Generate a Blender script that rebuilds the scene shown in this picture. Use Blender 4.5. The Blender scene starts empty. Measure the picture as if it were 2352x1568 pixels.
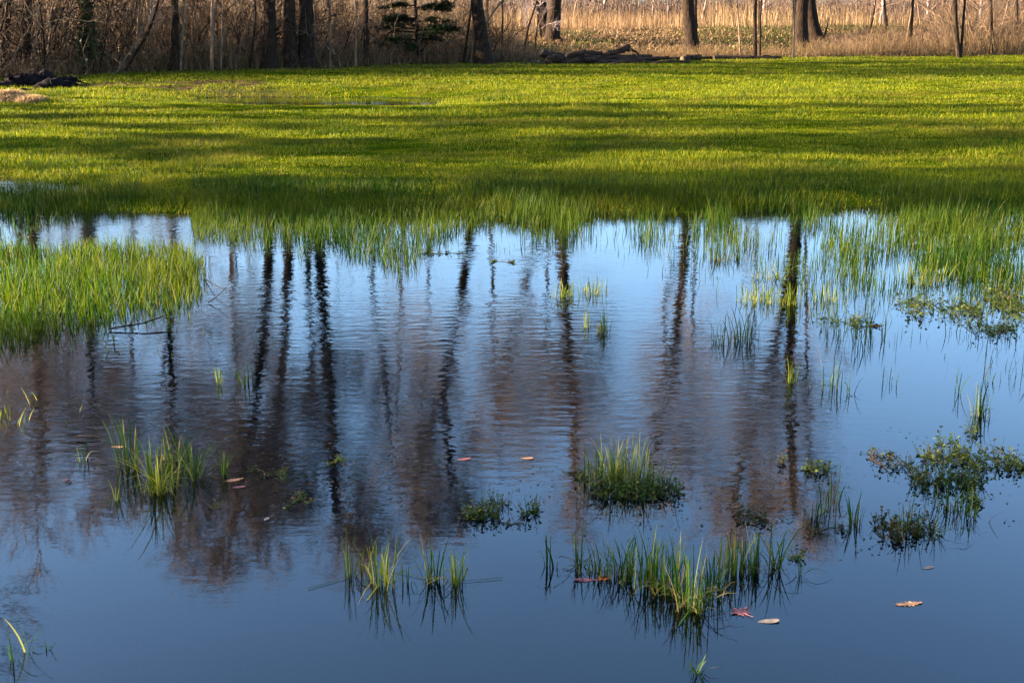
import bpy, math, random
import numpy as np
rad = math.radians
rng = np.random.default_rng(7)
random.seed(7)
scene = bpy.context.scene
COL = scene.collection

# ------------------------------------------------------------------ camera
CAMH = 1.7
F = 2839.0                      # focal length in pixels of a 2352 x 1568 picture
PITCH = math.atan(774 / F)
cam_d = bpy.data.cameras.new('camera')
cam = bpy.data.objects.new('camera', cam_d)
COL.objects.link(cam)
cam_d.sensor_width = 36
cam_d.lens = 36 * F / 2352
cam_d.clip_end = 2500
cam.location = (0, 0, CAMH)
cam.rotation_euler = (math.pi / 2 - PITCH, 0, 0)
scene.camera = cam

# ------------------------------------------------------------------ world and sun
SUN_EL = 15.5
SUN_DIR = (-1.0, -0.02)          # horizontal direction towards the sun
w = bpy.data.worlds.new('World')
scene.world = w
w.use_nodes = True
nt = w.node_tree
nt.nodes.clear()
sky = nt.nodes.new('ShaderNodeTexSky')
sky.sky_type = 'NISHITA'
sky.sun_disc = False
sky.sun_elevation = rad(SUN_EL)
sky.sun_rotation = math.atan2(SUN_DIR[0], SUN_DIR[1])
sky.altitude = 0
sky.air_density = 1.0
sky.dust_density = 2.0
sky.ozone_density = 3.2
bg = nt.nodes.new('ShaderNodeBackground')
bg.inputs['Strength'].default_value = 0.078
out = nt.nodes.new('ShaderNodeOutputWorld')
nt.links.new(sky.outputs[0], bg.inputs[0])
nt.links.new(bg.outputs[0], out.inputs[0])
sun_d = bpy.data.lights.new('sun', 'SUN')
sun = bpy.data.objects.new('sun', sun_d)
COL.objects.link(sun)
sun_d.energy = 5.0
sun_d.angle = rad(0.5)
sun_d.color = (1.0, 0.84, 0.60)
from mathutils import Vector
sv = Vector((SUN_DIR[0], SUN_DIR[1], 0)).normalized() * math.cos(rad(SUN_EL))
sv.z = math.sin(rad(SUN_EL))
sun.rotation_euler = sv.to_track_quat('Z', 'Y').to_euler()
scene.view_settings.view_transform = 'Standard'
scene.view_settings.look = 'None'
scene.view_settings.exposure = 3.7
scene.view_settings.gamma = 1
scene.view_settings.use_curve_mapping = False
scene.cycles.max_bounces = 6
scene.cycles.transparent_max_bounces = 8
scene.cycles.use_denoising = True

# ------------------------------------------------------------------ picture <-> world
cp, sp = math.cos(PITCH), math.sin(PITCH)
def ray(X, Y):
    a = (X - 1176) / F; b = (784 - Y) / F
    return a, cp + b * sp, -sp + b * cp
def P(X, Y, z=0.0):
    dx, dy, dz = ray(X, Y)
    t = (z - CAMH) / dz
    return (dx * t, dy * t, z)
def PD(X, Y, D):
    dx, dy, dz = ray(X, Y)
    t = D / dy
    return (dx * t, D, CAMH + dz * t)
def proj(x, y, z):
    zz = z - CAMH
    dep = y * cp - zz * sp
    up = y * sp + zz * cp
    return 1176 + F * x / dep, 784 - F * up / dep

def sstep(a, b, v):
    t = np.clip((v - a) / (b - a), 0, 1)
    return t * t * (3 - 2 * t)

# cheap smooth noise made of sines
_ph = np.random.default_rng(3).uniform(0, 6.28, (12, 2)); _dr = np.random.default_rng(4).uniform(0, 6.28, 12)
def snoise(x, y, s=1.0):
    v = 0
    for i in range(12):
        f = s * (0.6 + 0.28 * i)
        v = v + np.sin(f * (x * math.cos(_dr[i]) + y * math.sin(_dr[i])) + _ph[i, 0]) / (1 + 0.25 * i)
    return v / 4.0

# tree line: picture x -> depth
_TX = np.array([-400, 0, 400, 750, 1000, 1250, 1700, 2352, 2700])
_TY = np.array([200, 184, 168, 158, 150, 145, 136, 130, 127.0])
_tw = np.array([P(a, b, 0.1) for a, b in zip(_TX, _TY)])
_lx = np.concatenate([[-70, -45, -22], _tw[:, 0], [60, 300]])
_ly = np.concatenate([[11, 17, 24.2], _tw[:, 1], [52, 90]])
def line_y(x):
    return np.interp(x, _lx, _ly)

def ground_z(x, y):
    x = np.asarray(x, float); y = np.asarray(y, float)
    shore = 10.7 + 0.35 * snoise(x, y * 0.3, 0.8)
    z = -0.16 + (0.16 + 0.085) * sstep(shore - 1.6, shore + 0.5, y)
    z = z + 0.05 * sstep(12, 26, y)
    z = z + (y > 9) * (0.014 * snoise(x * 0.5, y, 1.6) + 0.012 * snoise(x, y, 5.0) + 0.012 * snoise(x * .6, y, 13.0) * (y < 34)) * sstep(9, 12, y)
    # flooded hollow at the left of the shore
    z = z - 0.16 * np.exp(-((x + 5.9) / 2.1) ** 4 - ((y - 11.7) / 0.95) ** 2)
    # long puddle across the field
    pd = np.exp(-(((x + 3.6) / 2.9) ** 4) - ((y - 22.7 - 0.25 * snoise(x, 0 * y, 1.3) + 0.10 * (x + 4)) / 1.5) ** 4)
    z = z - 0.19 * pd
    # heap ground at far left
    z = z + 0.10 * np.exp(-((x + 9.3) / 0.9) ** 2 - ((y - 21.8) / 0.9) ** 2)
    ly = line_y(x)
    z = z + 0.62 * sstep(ly + 0.5, ly + 13, y) + 0.05 * sstep(ly, ly + 3, y) * snoise(x, y, 1.1)
    # near bank under the photographer, and the rims of the flood
    z = np.maximum(z, 0.25 * sstep(1.6, 0.4, y) - 0.16 * (1 - sstep(1.6, 0.4, y)))
    z = z + 0.5 * sstep(34, 46, np.abs(x))
    return z

# ------------------------------------------------------------------ materials
def mat(name):
    m = bpy.data.materials.new(name); m.use_nodes = True
    m.node_tree.nodes.clear()
    return m, m.node_tree.nodes, m.node_tree.links
def ramp(N, L, fac, stops):
    r = N.new('ShaderNodeValToRGB')
    els = r.color_ramp.elements
    while len(els) < len(stops): els.new(0.5)
    for e, (p, c) in zip(els, stops): e.position = p; e.color = (*c, 1)
    L.new(fac, r.inputs[0]); return r.outputs[0]
def noise(N, L, scale, detail=4, vec=None, stretch=None, rough=0.55):
    t = N.new('ShaderNodeTexNoise'); t.inputs['Scale'].default_value = scale
    t.inputs['Detail'].default_value = detail; t.inputs['Roughness'].default_value = rough
    g = N.new('ShaderNodeNewGeometry')
    mp = N.new('ShaderNodeMapping')
    if stretch: mp.inputs['Scale'].default_value = stretch
    L.new(g.outputs['Position'], mp.inputs['Vector']); L.new(mp.outputs[0], t.inputs['Vector'])
    return t.outputs['Fac']
def mixc(N, L, fac, a, b, mode='MIX'):
    m = N.new('ShaderNodeMix'); m.data_type = 'RGBA'; m.blend_type = mode
    for s, v in ((m.inputs[0], fac), (m.inputs[6], a), (m.inputs[7], b)):
        if isinstance(v, (int, float)): s.default_value = v
        elif isinstance(v, tuple): s.default_value = (*v, 1)
        else: L.new(v, s)
    return m.outputs[2]
def math_(N, L, op, a, b=None, c=None):
    m = N.new('ShaderNodeMath'); m.operation = op
    for i, v in enumerate((a, b, c)):
        if v is None: continue
        if isinstance(v, (int, float)): m.inputs[i].default_value = v
        else: L.new(v, m.inputs[i])
    return m.outputs[0]
def maprange(N, L, v, a, b, c=0.0, d=1.0):
    m = N.new('ShaderNodeMapRange'); L.new(v, m.inputs[0])
    for i, q in enumerate((a, b, c, d)): m.inputs[i + 1].default_value = q
    return m.outputs[0]

def blade_mat(name, stops, trans=0.45, patch=None, rough=0.55, patch_scale=0.5, tip=None):
    m, N, L = mat(name)
    a = N.new('ShaderNodeAttribute'); a.attribute_name = 'rnd'
    c = ramp(N, L, a.outputs['Fac'], stops)
    if patch:
        n = noise(N, L, patch_scale, 5, stretch=(0.45, 1, 1))
        c = mixc(N, L, maprange(N, L, n, 0.44, 0.62), c, mixc(N, L, 0.6, c, patch))
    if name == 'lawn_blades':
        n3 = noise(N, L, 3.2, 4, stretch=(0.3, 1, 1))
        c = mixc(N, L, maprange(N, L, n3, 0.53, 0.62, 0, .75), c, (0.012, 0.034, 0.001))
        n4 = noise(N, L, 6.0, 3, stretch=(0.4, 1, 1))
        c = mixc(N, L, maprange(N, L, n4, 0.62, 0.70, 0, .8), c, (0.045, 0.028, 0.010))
    if tip:
        t = N.new('ShaderNodeAttribute'); t.attribute_name = 'tpos'
        c = mixc(N, L, maprange(N, L, t.outputs['Fac'], 0.75, 1.0, 0, 0.7), c, tip)
    d = N.new('ShaderNodeBsdfPrincipled'); L.new(c, d.inputs['Base Color'])
    d.inputs['Roughness'].default_value = rough
    d.inputs['Specular IOR Level'].default_value = 0.08
    tr = N.new('ShaderNodeBsdfTranslucent'); L.new(c, tr.inputs['Color'])
    mx = N.new('ShaderNodeMixShader'); mx.inputs[0].default_value = trans
    L.new(d.outputs[0], mx.inputs[1]); L.new(tr.outputs[0], mx.inputs[2])
    o = N.new('ShaderNodeOutputMaterial'); L.new(mx.outputs[0], o.inputs[0])
    return m
def solid_mat(name, c1, c2, scale=8, rough=0.85, bump=0.0, stretch=None, spec=0.08):
    m, N, L = mat(name)
    n = noise(N, L, scale, 8, stretch=stretch)
    c = ramp(N, L, n, [(0.35, c1), (0.65, c2)])
    d = N.new('ShaderNodeBsdfPrincipled'); L.new(c, d.inputs['Base Color'])
    d.inputs['Roughness'].default_value = rough
    d.inputs['Specular IOR Level'].default_value = spec
    if bump:
        b = N.new('ShaderNodeBump'); b.inputs['Strength'].default_value = bump; b.inputs['Distance'].default_value = 0.04
        L.new(n, b.inputs['Height']); L.new(b.outputs[0], d.inputs['Normal'])
    o = N.new('ShaderNodeOutputMaterial'); L.new(d.outputs[0], o.inputs[0])
    return m

M = {}
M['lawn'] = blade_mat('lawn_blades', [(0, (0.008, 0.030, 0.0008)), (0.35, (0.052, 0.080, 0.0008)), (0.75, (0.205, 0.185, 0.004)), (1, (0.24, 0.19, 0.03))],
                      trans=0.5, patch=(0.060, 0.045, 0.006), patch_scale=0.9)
M['marsh'] = blade_mat('marsh_blades', [(0, (0.002, 0.012, 0.0006)), (0.5, (0.007, 0.028, 0.0008)), (0.88, (0.030, 0.054, 0.001)), (1, (0.09, 0.07, 0.018))], trans=0.5, patch=(0.055, 0.07, 0.003), patch_scale=1.3)
M['island'] = blade_mat('island_blades', [(0, (0.004, 0.020, 0.0006)), (0.5, (0.019, 0.052, 0.0008)), (0.88, (0.068, 0.092, 0.001)), (1, (0.12, 0.09, 0.02))], trans=0.5, patch=(0.055, 0.06, 0.003), patch_scale=1.6)
M['tuft'] = blade_mat('tuft_blades', [(0, (0.006, 0.020, 0.003)), (0.55, (0.014, 0.038, 0.004)), (0.85, (0.045, 0.075, 0.006)), (0.93, (0.13, 0.11, 0.03)), (1, (0.10, 0.06, 0.03))], trans=0.5)
M['tuft_yellow'] = blade_mat('tuft_yellow_blades', [(0, (0.015, 0.036, 0.002)), (0.5, (0.05, 0.075, 0.003)), (1, (0.19, 0.17, 0.03))], trans=0.5)
M['straw'] = blade_mat('straw_blades', [(0, (0.14, 0.085, 0.04)), (0.5, (0.30, 0.19, 0.09)), (1, (0.45, 0.32, 0.17))], trans=0.4)
M['reed'] = blade_mat('reed_blades', [(0, (0.05, 0.028, 0.014)), (0.5, (0.14, 0.085, 0.038)), (1, (0.32, 0.21, 0.105))], trans=0.4, patch=(0.13, 0.065, 0.035), patch_scale=0.25)
M['thicket'] = blade_mat('thicket_stems', [(0, (0.025, 0.014, 0.011)), (0.5, (0.11, 0.066, 0.040)), (1, (0.32, 0.20, 0.115))], trans=0.1, patch=(0.08, 0.045, 0.02), patch_scale=0.4)
M['far'] = blade_mat('far_brush_stems', [(0, (0.045, 0.028, 0.024)), (0.5, (0.09, 0.055, 0.040)), (1, (0.16, 0.10, 0.065))], trans=0.1)
M['litter'] = blade_mat('leaf_litter', [(0, (0.02, 0.011, 0.006)), (0.6, (0.065, 0.037, 0.016)), (1, (0.16, 0.10, 0.045))], trans=0.2)
M['bark'] = solid_mat('dark_bark', (0.005, 0.003, 0.002), (0.026, 0.015, 0.009), 9, 0.95, 1.0, stretch=(3, 3, 0.6))
M['bark_grey'] = solid_mat('grey_bark', (0.006, 0.004, 0.003), (0.034, 0.021, 0.012), 8, 0.95, 1.0, stretch=(3, 3, 0.6))
M['bark_pale'] = solid_mat('pale_bark', (0.05, 0.034, 0.02), (0.15, 0.10, 0.06), 10, 0.85, 0.4, stretch=(3, 3, 0.8))
M['twig'] = solid_mat('twig_bark', (0.11, 0.078, 0.072), (0.23, 0.165, 0.148), 2, 0.85)
M['twig_warm'] = solid_mat('sapling_bark', (0.05, 0.03, 0.021), (0.17, 0.105, 0.068), 3, 0.85)
M['char'] = solid_mat('wet_black_wood', (0.003, 0.0025, 0.003), (0.012, 0.008, 0.008), 6, 0.8, 0.8, spec=0.03)
M['log'] = solid_mat('rotten_log', (0.006, 0.004, 0.003), (0.05, 0.028, 0.018), 5, 0.9, 1.0, stretch=(0.8, 3, 3))
M['cut'] = solid_mat('cut_wood', (0.04, 0.025, 0.015), (0.11, 0.07, 0.04), 12, 0.8, 0.3)
M['hollow'] = solid_mat('dark_log_end', (0.015, 0.01, 0.01), (0.06, 0.035, 0.03), 12, 0.9, 0.3)
M['needles'] = blade_mat('cedar_needles', [(0, (0.008, 0.017, 0.005)), (0.6, (0.018, 0.030, 0.009)), (1, (0.045, 0.05, 0.015))], trans=0.15)
M['ivy'] = blade_mat('ivy_leaves', [(0, (0.008, 0.015, 0.005)), (0.6, (0.022, 0.03, 0.009)), (1, (0.05, 0.055, 0.018))], trans=0.15, rough=0.4)
M['primrose'] = blade_mat('pond_leaf', [(0, (0.008, 0.017, 0.003)), (0.5, (0.024, 0.038, 0.005)), (0.88, (0.07, 0.08, 0.010)), (1, (0.08, 0.028, 0.016))], trans=0.3, rough=0.35)
M['primrose_red'] = blade_mat('red_pond_leaf', [(0, (0.008, 0.016, 0.003)), (0.6, (0.024, 0.026, 0.006)), (1, (0.060, 0.024, 0.013))], trans=0.3, rough=0.35)
M['leaf_pink'] = solid_mat('pink_leaf', (0.08, 0.024, 0.026), (0.15, 0.06, 0.06), 60, 0.6)
M['leaf_tan'] = solid_mat('tan_leaf', (0.08, 0.04, 0.024), (0.20, 0.11, 0.065), 60, 0.6)
M['leaf_pale'] = solid_mat('pale_leaf', (0.05, 0.04, 0.037), (0.12, 0.095, 0.08), 60, 0.6)
M['leaf_orange'] = solid_mat('orange_leaf', (0.12, 0.032, 0.01), (0.22, 0.07, 0.02), 60, 0.6)

def ground_mat():
    m, N, L = mat('field_soil')
    g = N.new('ShaderNodeNewGeometry'); s = N.new('ShaderNodeSeparateXYZ'); L.new(g.outputs['Position'], s.inputs[0])
    green = ramp(N, L, noise(N, L, 3.0, 8, stretch=(0.5, 1, 1)), [(0.3, (0.006, 0.014, 0.0005)), (0.5, (0.026, 0.040, 0.001)), (0.7, (0.07, 0.062, 0.003))])
    mud = ramp(N, L, noise(N, L, 9.0, 8), [(0.38, (0.006, 0.004, 0.003)), (0.62, (0.07, 0.043, 0.024))])
    litter = ramp(N, L, noise(N, L, 14.0, 8), [(0.35, (0.03, 0.018, 0.009)), (0.55, (0.08, 0.05, 0.022)), (0.7, (0.035, 0.04, 0.006))])
    # field left corner is muddy
    px = maprange(N, L, s.outputs[0], -3.2, -5.5)
    py = maprange(N, L, s.outputs[1], 22.5, 24.0)
    mudf = math_(N, L, 'MULTIPLY', math_(N, L, 'MULTIPLY', px, py), maprange(N, L, noise(N, L, 1.2, 5, stretch=(0.4, 1, 1)), 0.38, 0.55))
    mudf = math_(N, L, 'MULTIPLY', mudf, maprange(N, L, s.outputs[1], 28.0, 26.5))
    c = mixc(N, L, mudf, green, mud)
    # depth dependent: litter behind the tree line (line approximated by slope)
    ln = math_(N, L, 'SUBTRACT', s.outputs[1], math_(N, L, 'ADD', math_(N, L, 'MULTIPLY', s.outputs[0], 0.46), 33.6))
    c = mixc(N, L, maprange(N, L, ln, -0.6, 0.6), c, litter)
    # under water: brown silt
    silt = ramp(N, L, noise(N, L, 3.0, 8), [(0.38, (0.001, 0.0025, 0.004)), (0.68, (0.030, 0.028, 0.022))])
    c = mixc(N, L, maprange(N, L, s.outputs[2], 0.012, -0.005), c, silt)
    d = N.new('ShaderNodeBsdfPrincipled'); L.new(c, d.inputs['Base Color']); d.inputs['Roughness'].default_value = 0.95
    d.inputs['Specular IOR Level'].default_value = 0.0
    b = N.new('ShaderNodeBump'); b.inputs['Strength'].default_value = 0.7; b.inputs['Distance'].default_value = 0.03
    L.new(noise(N, L, 25, 6), b.inputs['Height']); L.new(b.outputs[0], d.inputs['Normal'])
    o = N.new('ShaderNodeOutputMaterial'); L.new(d.outputs[0], o.inputs[0])
    return m

def water_mat():
    m, N, L = mat('flood_water')
    g = N.new('ShaderNodeNewGeometry'); s = N.new('ShaderNodeSeparateXYZ'); L.new(g.outputs['Position'], s.inputs[0])
    n1 = noise(N, L, 20.0, 3, stretch=(0.40, 1.0, 1), rough=0.5)      # wind ripples
    n2 = noise(N, L, 5.0, 2, stretch=(0.45, 1.0, 1))                  # longer undulation
    calm = noise(N, L, 0.55, 2, stretch=(0.7, 1.0, 1))
    # wind reaches the middle of the pond; the near water and the right side lie calmer
    near = maprange(N, L, s.outputs[1], 3.6, 5.0, 0.16, 1.0)
    right = maprange(N, L, math_(N, L, 'SUBTRACT', s.outputs[0], math_(N, L, 'MULTIPLY', s.outputs[1], 0.20)), 0.0, 0.9, 1.0, 0.25)
    amp = math_(N, L, 'MULTIPLY', math_(N, L, 'MULTIPLY', near, right), maprange(N, L, calm, 0.36, 0.6, 0.25, 1.25))
    h = math_(N, L, 'ADD', math_(N, L, 'MULTIPLY', n1, 0.0015), math_(N, L, 'MULTIPLY', n2, 0.0011))
    h = math_(N, L, 'MULTIPLY', h, amp)
    b = N.new('ShaderNodeBump'); b.inputs['Strength'].default_value = 1.0; b.inputs['Distance'].default_value = 1.0
    L.new(h, b.inputs['Height'])
    gl = N.new('ShaderNodeBsdfGlossy'); gl.inputs['Roughness'].default_value = 0.0
    gl.inputs['Color'].default_value = (0.88, 0.95, 1.0, 1)
    L.new(b.outputs[0], gl.inputs['Normal'])
    tr = N.new('ShaderNodeBsdfTransparent'); tr.inputs['Color'].default_value = (0.52, 0.62, 0.68, 1)
    fr = N.new('ShaderNodeFresnel'); fr.inputs['IOR'].default_value = 1.47
    mx = N.new('ShaderNodeMixShader'); L.new(fr.outputs[0], mx.inputs[0]); L.new(tr.outputs[0], mx.inputs[1]); L.new(gl.outputs[0], mx.inputs[2])
    o = N.new('ShaderNodeOutputMaterial'); L.new(mx.outputs[0], o.inputs[0])
    return m
M['ground'] = ground_mat(); M['water'] = water_mat()

# ------------------------------------------------------------------ mesh helpers
class MB:
    """collects arrays of vertices and faces (tri or quad) and links them as ONE mesh object"""
    def __init__(s): s.v = []; s.f = []; s.r = []; s.t = []; s.n = 0
    def add(s, v, f, r=None, t=None):
        v = np.asarray(v, float).reshape(-1, 3); f = np.asarray(f, int)
        s.v.append(v); s.f.append(f + s.n); s.n += len(v)
        s.r.append(np.full(len(v), 0.5) if r is None else np.asarray(r, float).ravel())
        s.t.append(np.zeros(len(v)) if t is None else np.asarray(t, float).ravel())
    def build(s, name, material, parent=None, origin=None, smooth=False):
        v = np.concatenate(s.v)
        if origin is not None: v = v - np.asarray(origin)
        me = bpy.data.meshes.new(name)
        me.vertices.add(len(v)); me.vertices.foreach_set('co', v.astype(np.float32).ravel())
        idx = np.concatenate([f.ravel() for f in s.f])
        tot = np.concatenate([np.full(len(f), f.shape[1]) for f in s.f])
        st = np.concatenate([[0], np.cumsum(tot)[:-1]])
        me.loops.add(len(idx)); me.loops.foreach_set('vertex_index', idx.astype(np.int32))
        me.polygons.add(len(tot)); me.polygons.foreach_set('loop_start', st.astype(np.int32))
        a = me.attributes.new('rnd', 'FLOAT', 'POINT'); a.data.foreach_set('value', np.concatenate(s.r).astype(np.float32))
        a = me.attributes.new('tpos', 'FLOAT', 'POINT'); a.data.foreach_set('value', np.concatenate(s.t).astype(np.float32))
        me.update(calc_edges=True)
        if smooth: me.polygons.foreach_set('use_smooth', np.ones(len(tot), bool))
        me.materials.append(material)
        o = bpy.data.objects.new(name, me); COL.objects.link(o)
        if parent is not None: o.parent = parent
        elif origin is not None: o.location = origin
        return o

def tag(o, label=None, cat=None, group=None, kind=None):
    if label: o['label'] = label
    if cat: o['category'] = cat
    if group: o['group'] = group
    if kind: o['kind'] = kind
    return o
def empty(name, loc, label, cat, group=None):
    o = bpy.data.objects.new(name, None); COL.objects.link(o); o.location = loc
    o.empty_display_size = 0.2
    return tag(o, label, cat, group)

def tubes(mb, paths, radii, sides=3, caps=False):
    """paths (N,K,3), radii (N,K)"""
    paths = np.asarray(paths, float); radii = np.asarray(radii, float)
    N, K, _ = paths.shape
    tan = np.gradient(paths, axis=1); tan /= np.linalg.norm(tan, axis=2, keepdims=True) + 1e-9
    main = paths[:, -1] - paths[:, 0]; main /= np.linalg.norm(main, axis=1, keepdims=True) + 1e-9
    ref = np.where(np.abs(main[:, 2:3]) > 0.8, np.array([[1.0, 0, 0]]), np.array([[0, 0, 1.0]]))
    u = np.cross(tan, ref[:, None, :]); u /= np.linalg.norm(u, axis=2, keepdims=True) + 1e-9
    v = np.cross(tan, u)
    a = np.arange(sides) * 2 * math.pi / sides
    ring = paths[:, :, None] + radii[:, :, None, None] * (np.cos(a)[None, None, :, None] * u[:, :, None] + np.sin(a)[None, None, :, None] * v[:, :, None])
    base = (np.arange(N)[:, None, None] * K + np.arange(K - 1)[None, :, None]) * sides
    j = np.arange(sides)[None, None]; j2 = (j + 1) % sides
    f = np.stack([base + j, base + j2, base + sides + j2, base + sides + j], -1).reshape(-1, 4)
    r = np.repeat(rng.random(N), K * sides)
    t = np.tile(np.repeat(np.linspace(0, 1, K), sides), N)
    mb.add(ring, f, r, t)
    if caps:
        for i in range(N):
            for e in (0, K - 1):
                vv = ring[i, e]; c = vv.mean(0)
                ff = [(q, (q + 1) % sides, sides) for q in range(sides)]
                mb.add(np.vstack([vv, c]), ff)

def blades(mb, base, h, wd, lean, segs=3, azim=None, rnd=None, droop=0.0):
    """grass blades: base (N,3), h, wd, lean are arrays (N,)"""
    base = np.asarray(base, float); N = len(base)
    az = rng.uniform(0, 2 * math.pi, N) if azim is None else azim
    ld = np.stack([np.cos(az), np.sin(az), np.zeros(N)], 1)
    wa = az + math.pi / 2 + rng.normal(0, 0.6, N)
    wdir = np.stack([np.cos(wa), np.sin(wa), np.zeros(N)], 1)
    ts = np.linspace(0, 1, segs + 1)
    up = np.array([0, 0, 1.0])
    V = []; T = []
    for k, t in enumerate(ts):
        zc = h * (t - droop * t ** 3) * np.sqrt(np.clip(1 - (lean * t) ** 2 * 0.35, 0.2, 1))
        c = base + ld * (h * lean * t ** 1.8)[:, None] + up * zc[:, None]
        if k < segs:
            ww = wd * (1 - 0.55 * t ** 1.5) * 0.5
            V += [c - wdir * ww[:, None], c + wdir * ww[:, None]]; T += [t, t]
        else:
            V.append(c); T.append(t)
    nv = len(V)
    V = np.stack(V, 1)
    o = np.arange(N)[:, None] * nv
    F_ = []
    for k in range(segs - 1):
        F_.append(np.concatenate([o + 2 * k, o + 2 * k + 1, o + 2 * k + 3], 1)); F_.append(np.concatenate([o + 2 * k, o + 2 * k + 3, o + 2 * k + 2], 1))
    k = segs - 1
    F_.append(np.concatenate([o + 2 * k, o + 2 * k + 1, o + 2 * k + 2], 1))
    r = rng.random(N) if rnd is None else rnd
    mb.add(V, np.concatenate(F_), np.repeat(r, nv), np.tile(np.array(T), N))

def leaflets(mb, c, size, tilt=0.5, rnd=None, n=6):
    """small roundish leaves (hexagon fans) at c (N,3)"""
    N = len(c)
    nrm = np.stack([rng.normal(0, tilt, N), rng.normal(0, tilt, N), np.ones(N)], 1); nrm /= np.linalg.norm(nrm, axis=1, keepdims=True)
    az = rng.uniform(0, 6.28, N); a0 = np.stack([np.cos(az), np.sin(az), np.zeros(N)], 1)
    u = np.cross(nrm, a0); u /= np.linalg.norm(u, axis=1, keepdims=True); v = np.cross(nrm, u)
    an = np.arange(n) * 2 * math.pi / n
    V = c[:, None] + size[:, None, None] * (np.cos(an)[None, :, None] * u[:, None] + 0.62 * np.sin(an)[None, :, None] * v[:, None])
    f = np.arange(N)[:, None] * n + np.arange(n)[None]
    mb.add(V, f, np.repeat(rng.random(N) if rnd is None else rnd, n))

def children(paths, n, lo, hi, ang, length, r, K=4, up=0.25, jit=0.12, taper=0.25):
    """n child paths sprouting from the given parent paths"""
    Np, Kp, _ = paths.shape
    pi = rng.integers(0, Np, n); t = rng.uniform(lo, hi, n) * (Kp - 1)
    i0 = np.minimum(t.astype(int), Kp - 2); fr = (t - i0)[:, None]
    a = paths[pi, i0]; b = paths[pi, i0 + 1]
    st = a * (1 - fr) + b * fr
    d = b - a; d /= np.linalg.norm(d, axis=1, keepdims=True) + 1e-9
    rv = rng.normal(size=(n, 3)); rv -= (rv * d).sum(1, keepdims=True) * d; rv /= np.linalg.norm(rv, axis=1, keepdims=True)
    an = np.radians(rng.uniform(ang[0], ang[1], n))[:, None]
    dr = d * np.cos(an) + rv * np.sin(an); dr[:, 2] += up; dr /= np.linalg.norm(dr, axis=1, keepdims=True)
    ln = rng.uniform(length[0], length[1], n) * (1 - 0.45 * t / (Kp - 1))
    pts = [st]; cur = st
    for k in range(K - 1):
        dr = dr + rng.normal(0, jit, (n, 3)); dr[:, 2] += up * 0.25; dr /= np.linalg.norm(dr, axis=1, keepdims=True)
        cur = cur + dr * (ln / (K - 1))[:, None]; pts.append(cur)
    pth = np.stack(pts, 1)
    r0 = rng.uniform(0.7, 1.2, n) * r
    return pth, r0[:, None] * np.linspace(1, taper, K)[None]

# ------------------------------------------------------------------ terrain and water
def axis(segs):
    a = []
    for lo, hi, st in segs: a += list(np.arange(lo, hi, st))
    return np.array(a + [segs[-1][1]])
xs = axis([(-900, -80, 82), (-80, -20, 3), (-20, -8, 0.3), (-8, 8, 0.12), (8, 20, 0.3), (20, 80, 3), (80, 900, 82)])
ys = axis([(-300, -10, 29), (-10, 0, 1), (0, 9, 0.4), (9, 26, 0.09), (26, 60, 0.5), (60, 120, 4), (120, 1700, 79)])
GX, GY = np.meshgrid(xs, ys)
GZ = ground_z(GX, GY)
nx, ny = len(xs), len(ys)
ii, jj = np.meshgrid(np.arange(nx - 1), np.arange(ny - 1))
q = jj * nx + ii
mb = MB(); mb.add(np.stack([GX, GY, GZ], -1), np.stack([q, q + 1, q + nx + 1, q + nx], -1).reshape(-1, 4))
tag(mb.build('ground', M['ground'], smooth=True), kind='structure')
mb = MB(); mb.add([(-44, -6, 0), (44, -6, 0), (44, 33, 0), (-44, 33, 0)], [(0, 1, 2, 3)])
tag(mb.build('water', M['water']), kind='structure')

# ------------------------------------------------------------------ lawn (stuff)
def sample_px(n, xr, yr, z=0.0, margin=60):
    """random ground positions, uniform in the world, inside a rectangle of the picture"""
    near = P(1176, yr[1], z)[1]; far = P(1176, yr[0], z)[1]
    hw = far * (1176 + margin) / F * 1.03
    x = rng.uniform(-hw, hw, n); y = rng.uniform(near, far, n)
    X, Y = proj(x, y, z)
    k = (X > xr[0]) & (X < xr[1])
    return x[k], y[k], X[k], Y[k]

mb = MB()
for (near, far, dens, h0, h1, wd) in ((10.0, 13.5, 3600, 0.022, 0.055, 0.0065), (13.5, 18, 2300, 0.022, 0.050, 0.008), (18, 25, 1300, 0.026, 0.056, 0.011), (25, 43, 620, 0.026, 0.052, 0.016)):
    hw = far * 0.445
    n = int(dens * (far - near) * 2 * hw)
    x = rng.uniform(-hw, hw, n); y = rng.uniform(near, far, n)
    k = (np.abs(x) < y * 0.43 + 0.4) & (y < line_y(x) + 0.3)
    x, y = x[k], y[k]
    z = ground_z(x, y)
    clump = snoise(x * 0.5, y * 1.3, 2.2) + 0.7 * snoise(x * .7, y, 7.5)
    bare = np.exp(-((x + 7.2) / 3.0) ** 4 - ((y - 25.2) / 1.5) ** 2) * (0.9 - .5 * (clump > .1)) + ((x < -6.5) & (y > 22) & (y < 23.5)) * 0.2
    k = (z > -0.004) & (rng.random(len(x)) < np.clip(0.85 + 0.5 * clump, 0.28, 1) - bare * (0.75 + 0.5 * (clump < 0.1)))
    x, y, z, clump = x[k], y[k], z[k], clump[k]
    N_ = len(x)
    h = (h0 * .7 + (h1 * 1.25 - h0 * .7) * rng.random(N_) ** 1.6) * (1 + 0.65 * np.clip(clump, -1, 1)) * (1 + 0.4 * sstep(13, 10.5, y)) * (1 - .6 * np.exp(-((x + 4) / 3.6) ** 6 - ((y - 20.6) / 1.1) ** 4))
    rnd = np.clip(rng.beta(2.2, 2.2, N_) + 0.12 * clump * -1, 0, 1)
    blades(mb, np.stack([x, y, z - 0.004], 1), h, np.full(N_, wd) * rng.uniform(0.6, 1.3, N_), rng.uniform(0.1, 0.8, N_), segs=1, rnd=rnd)
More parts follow.
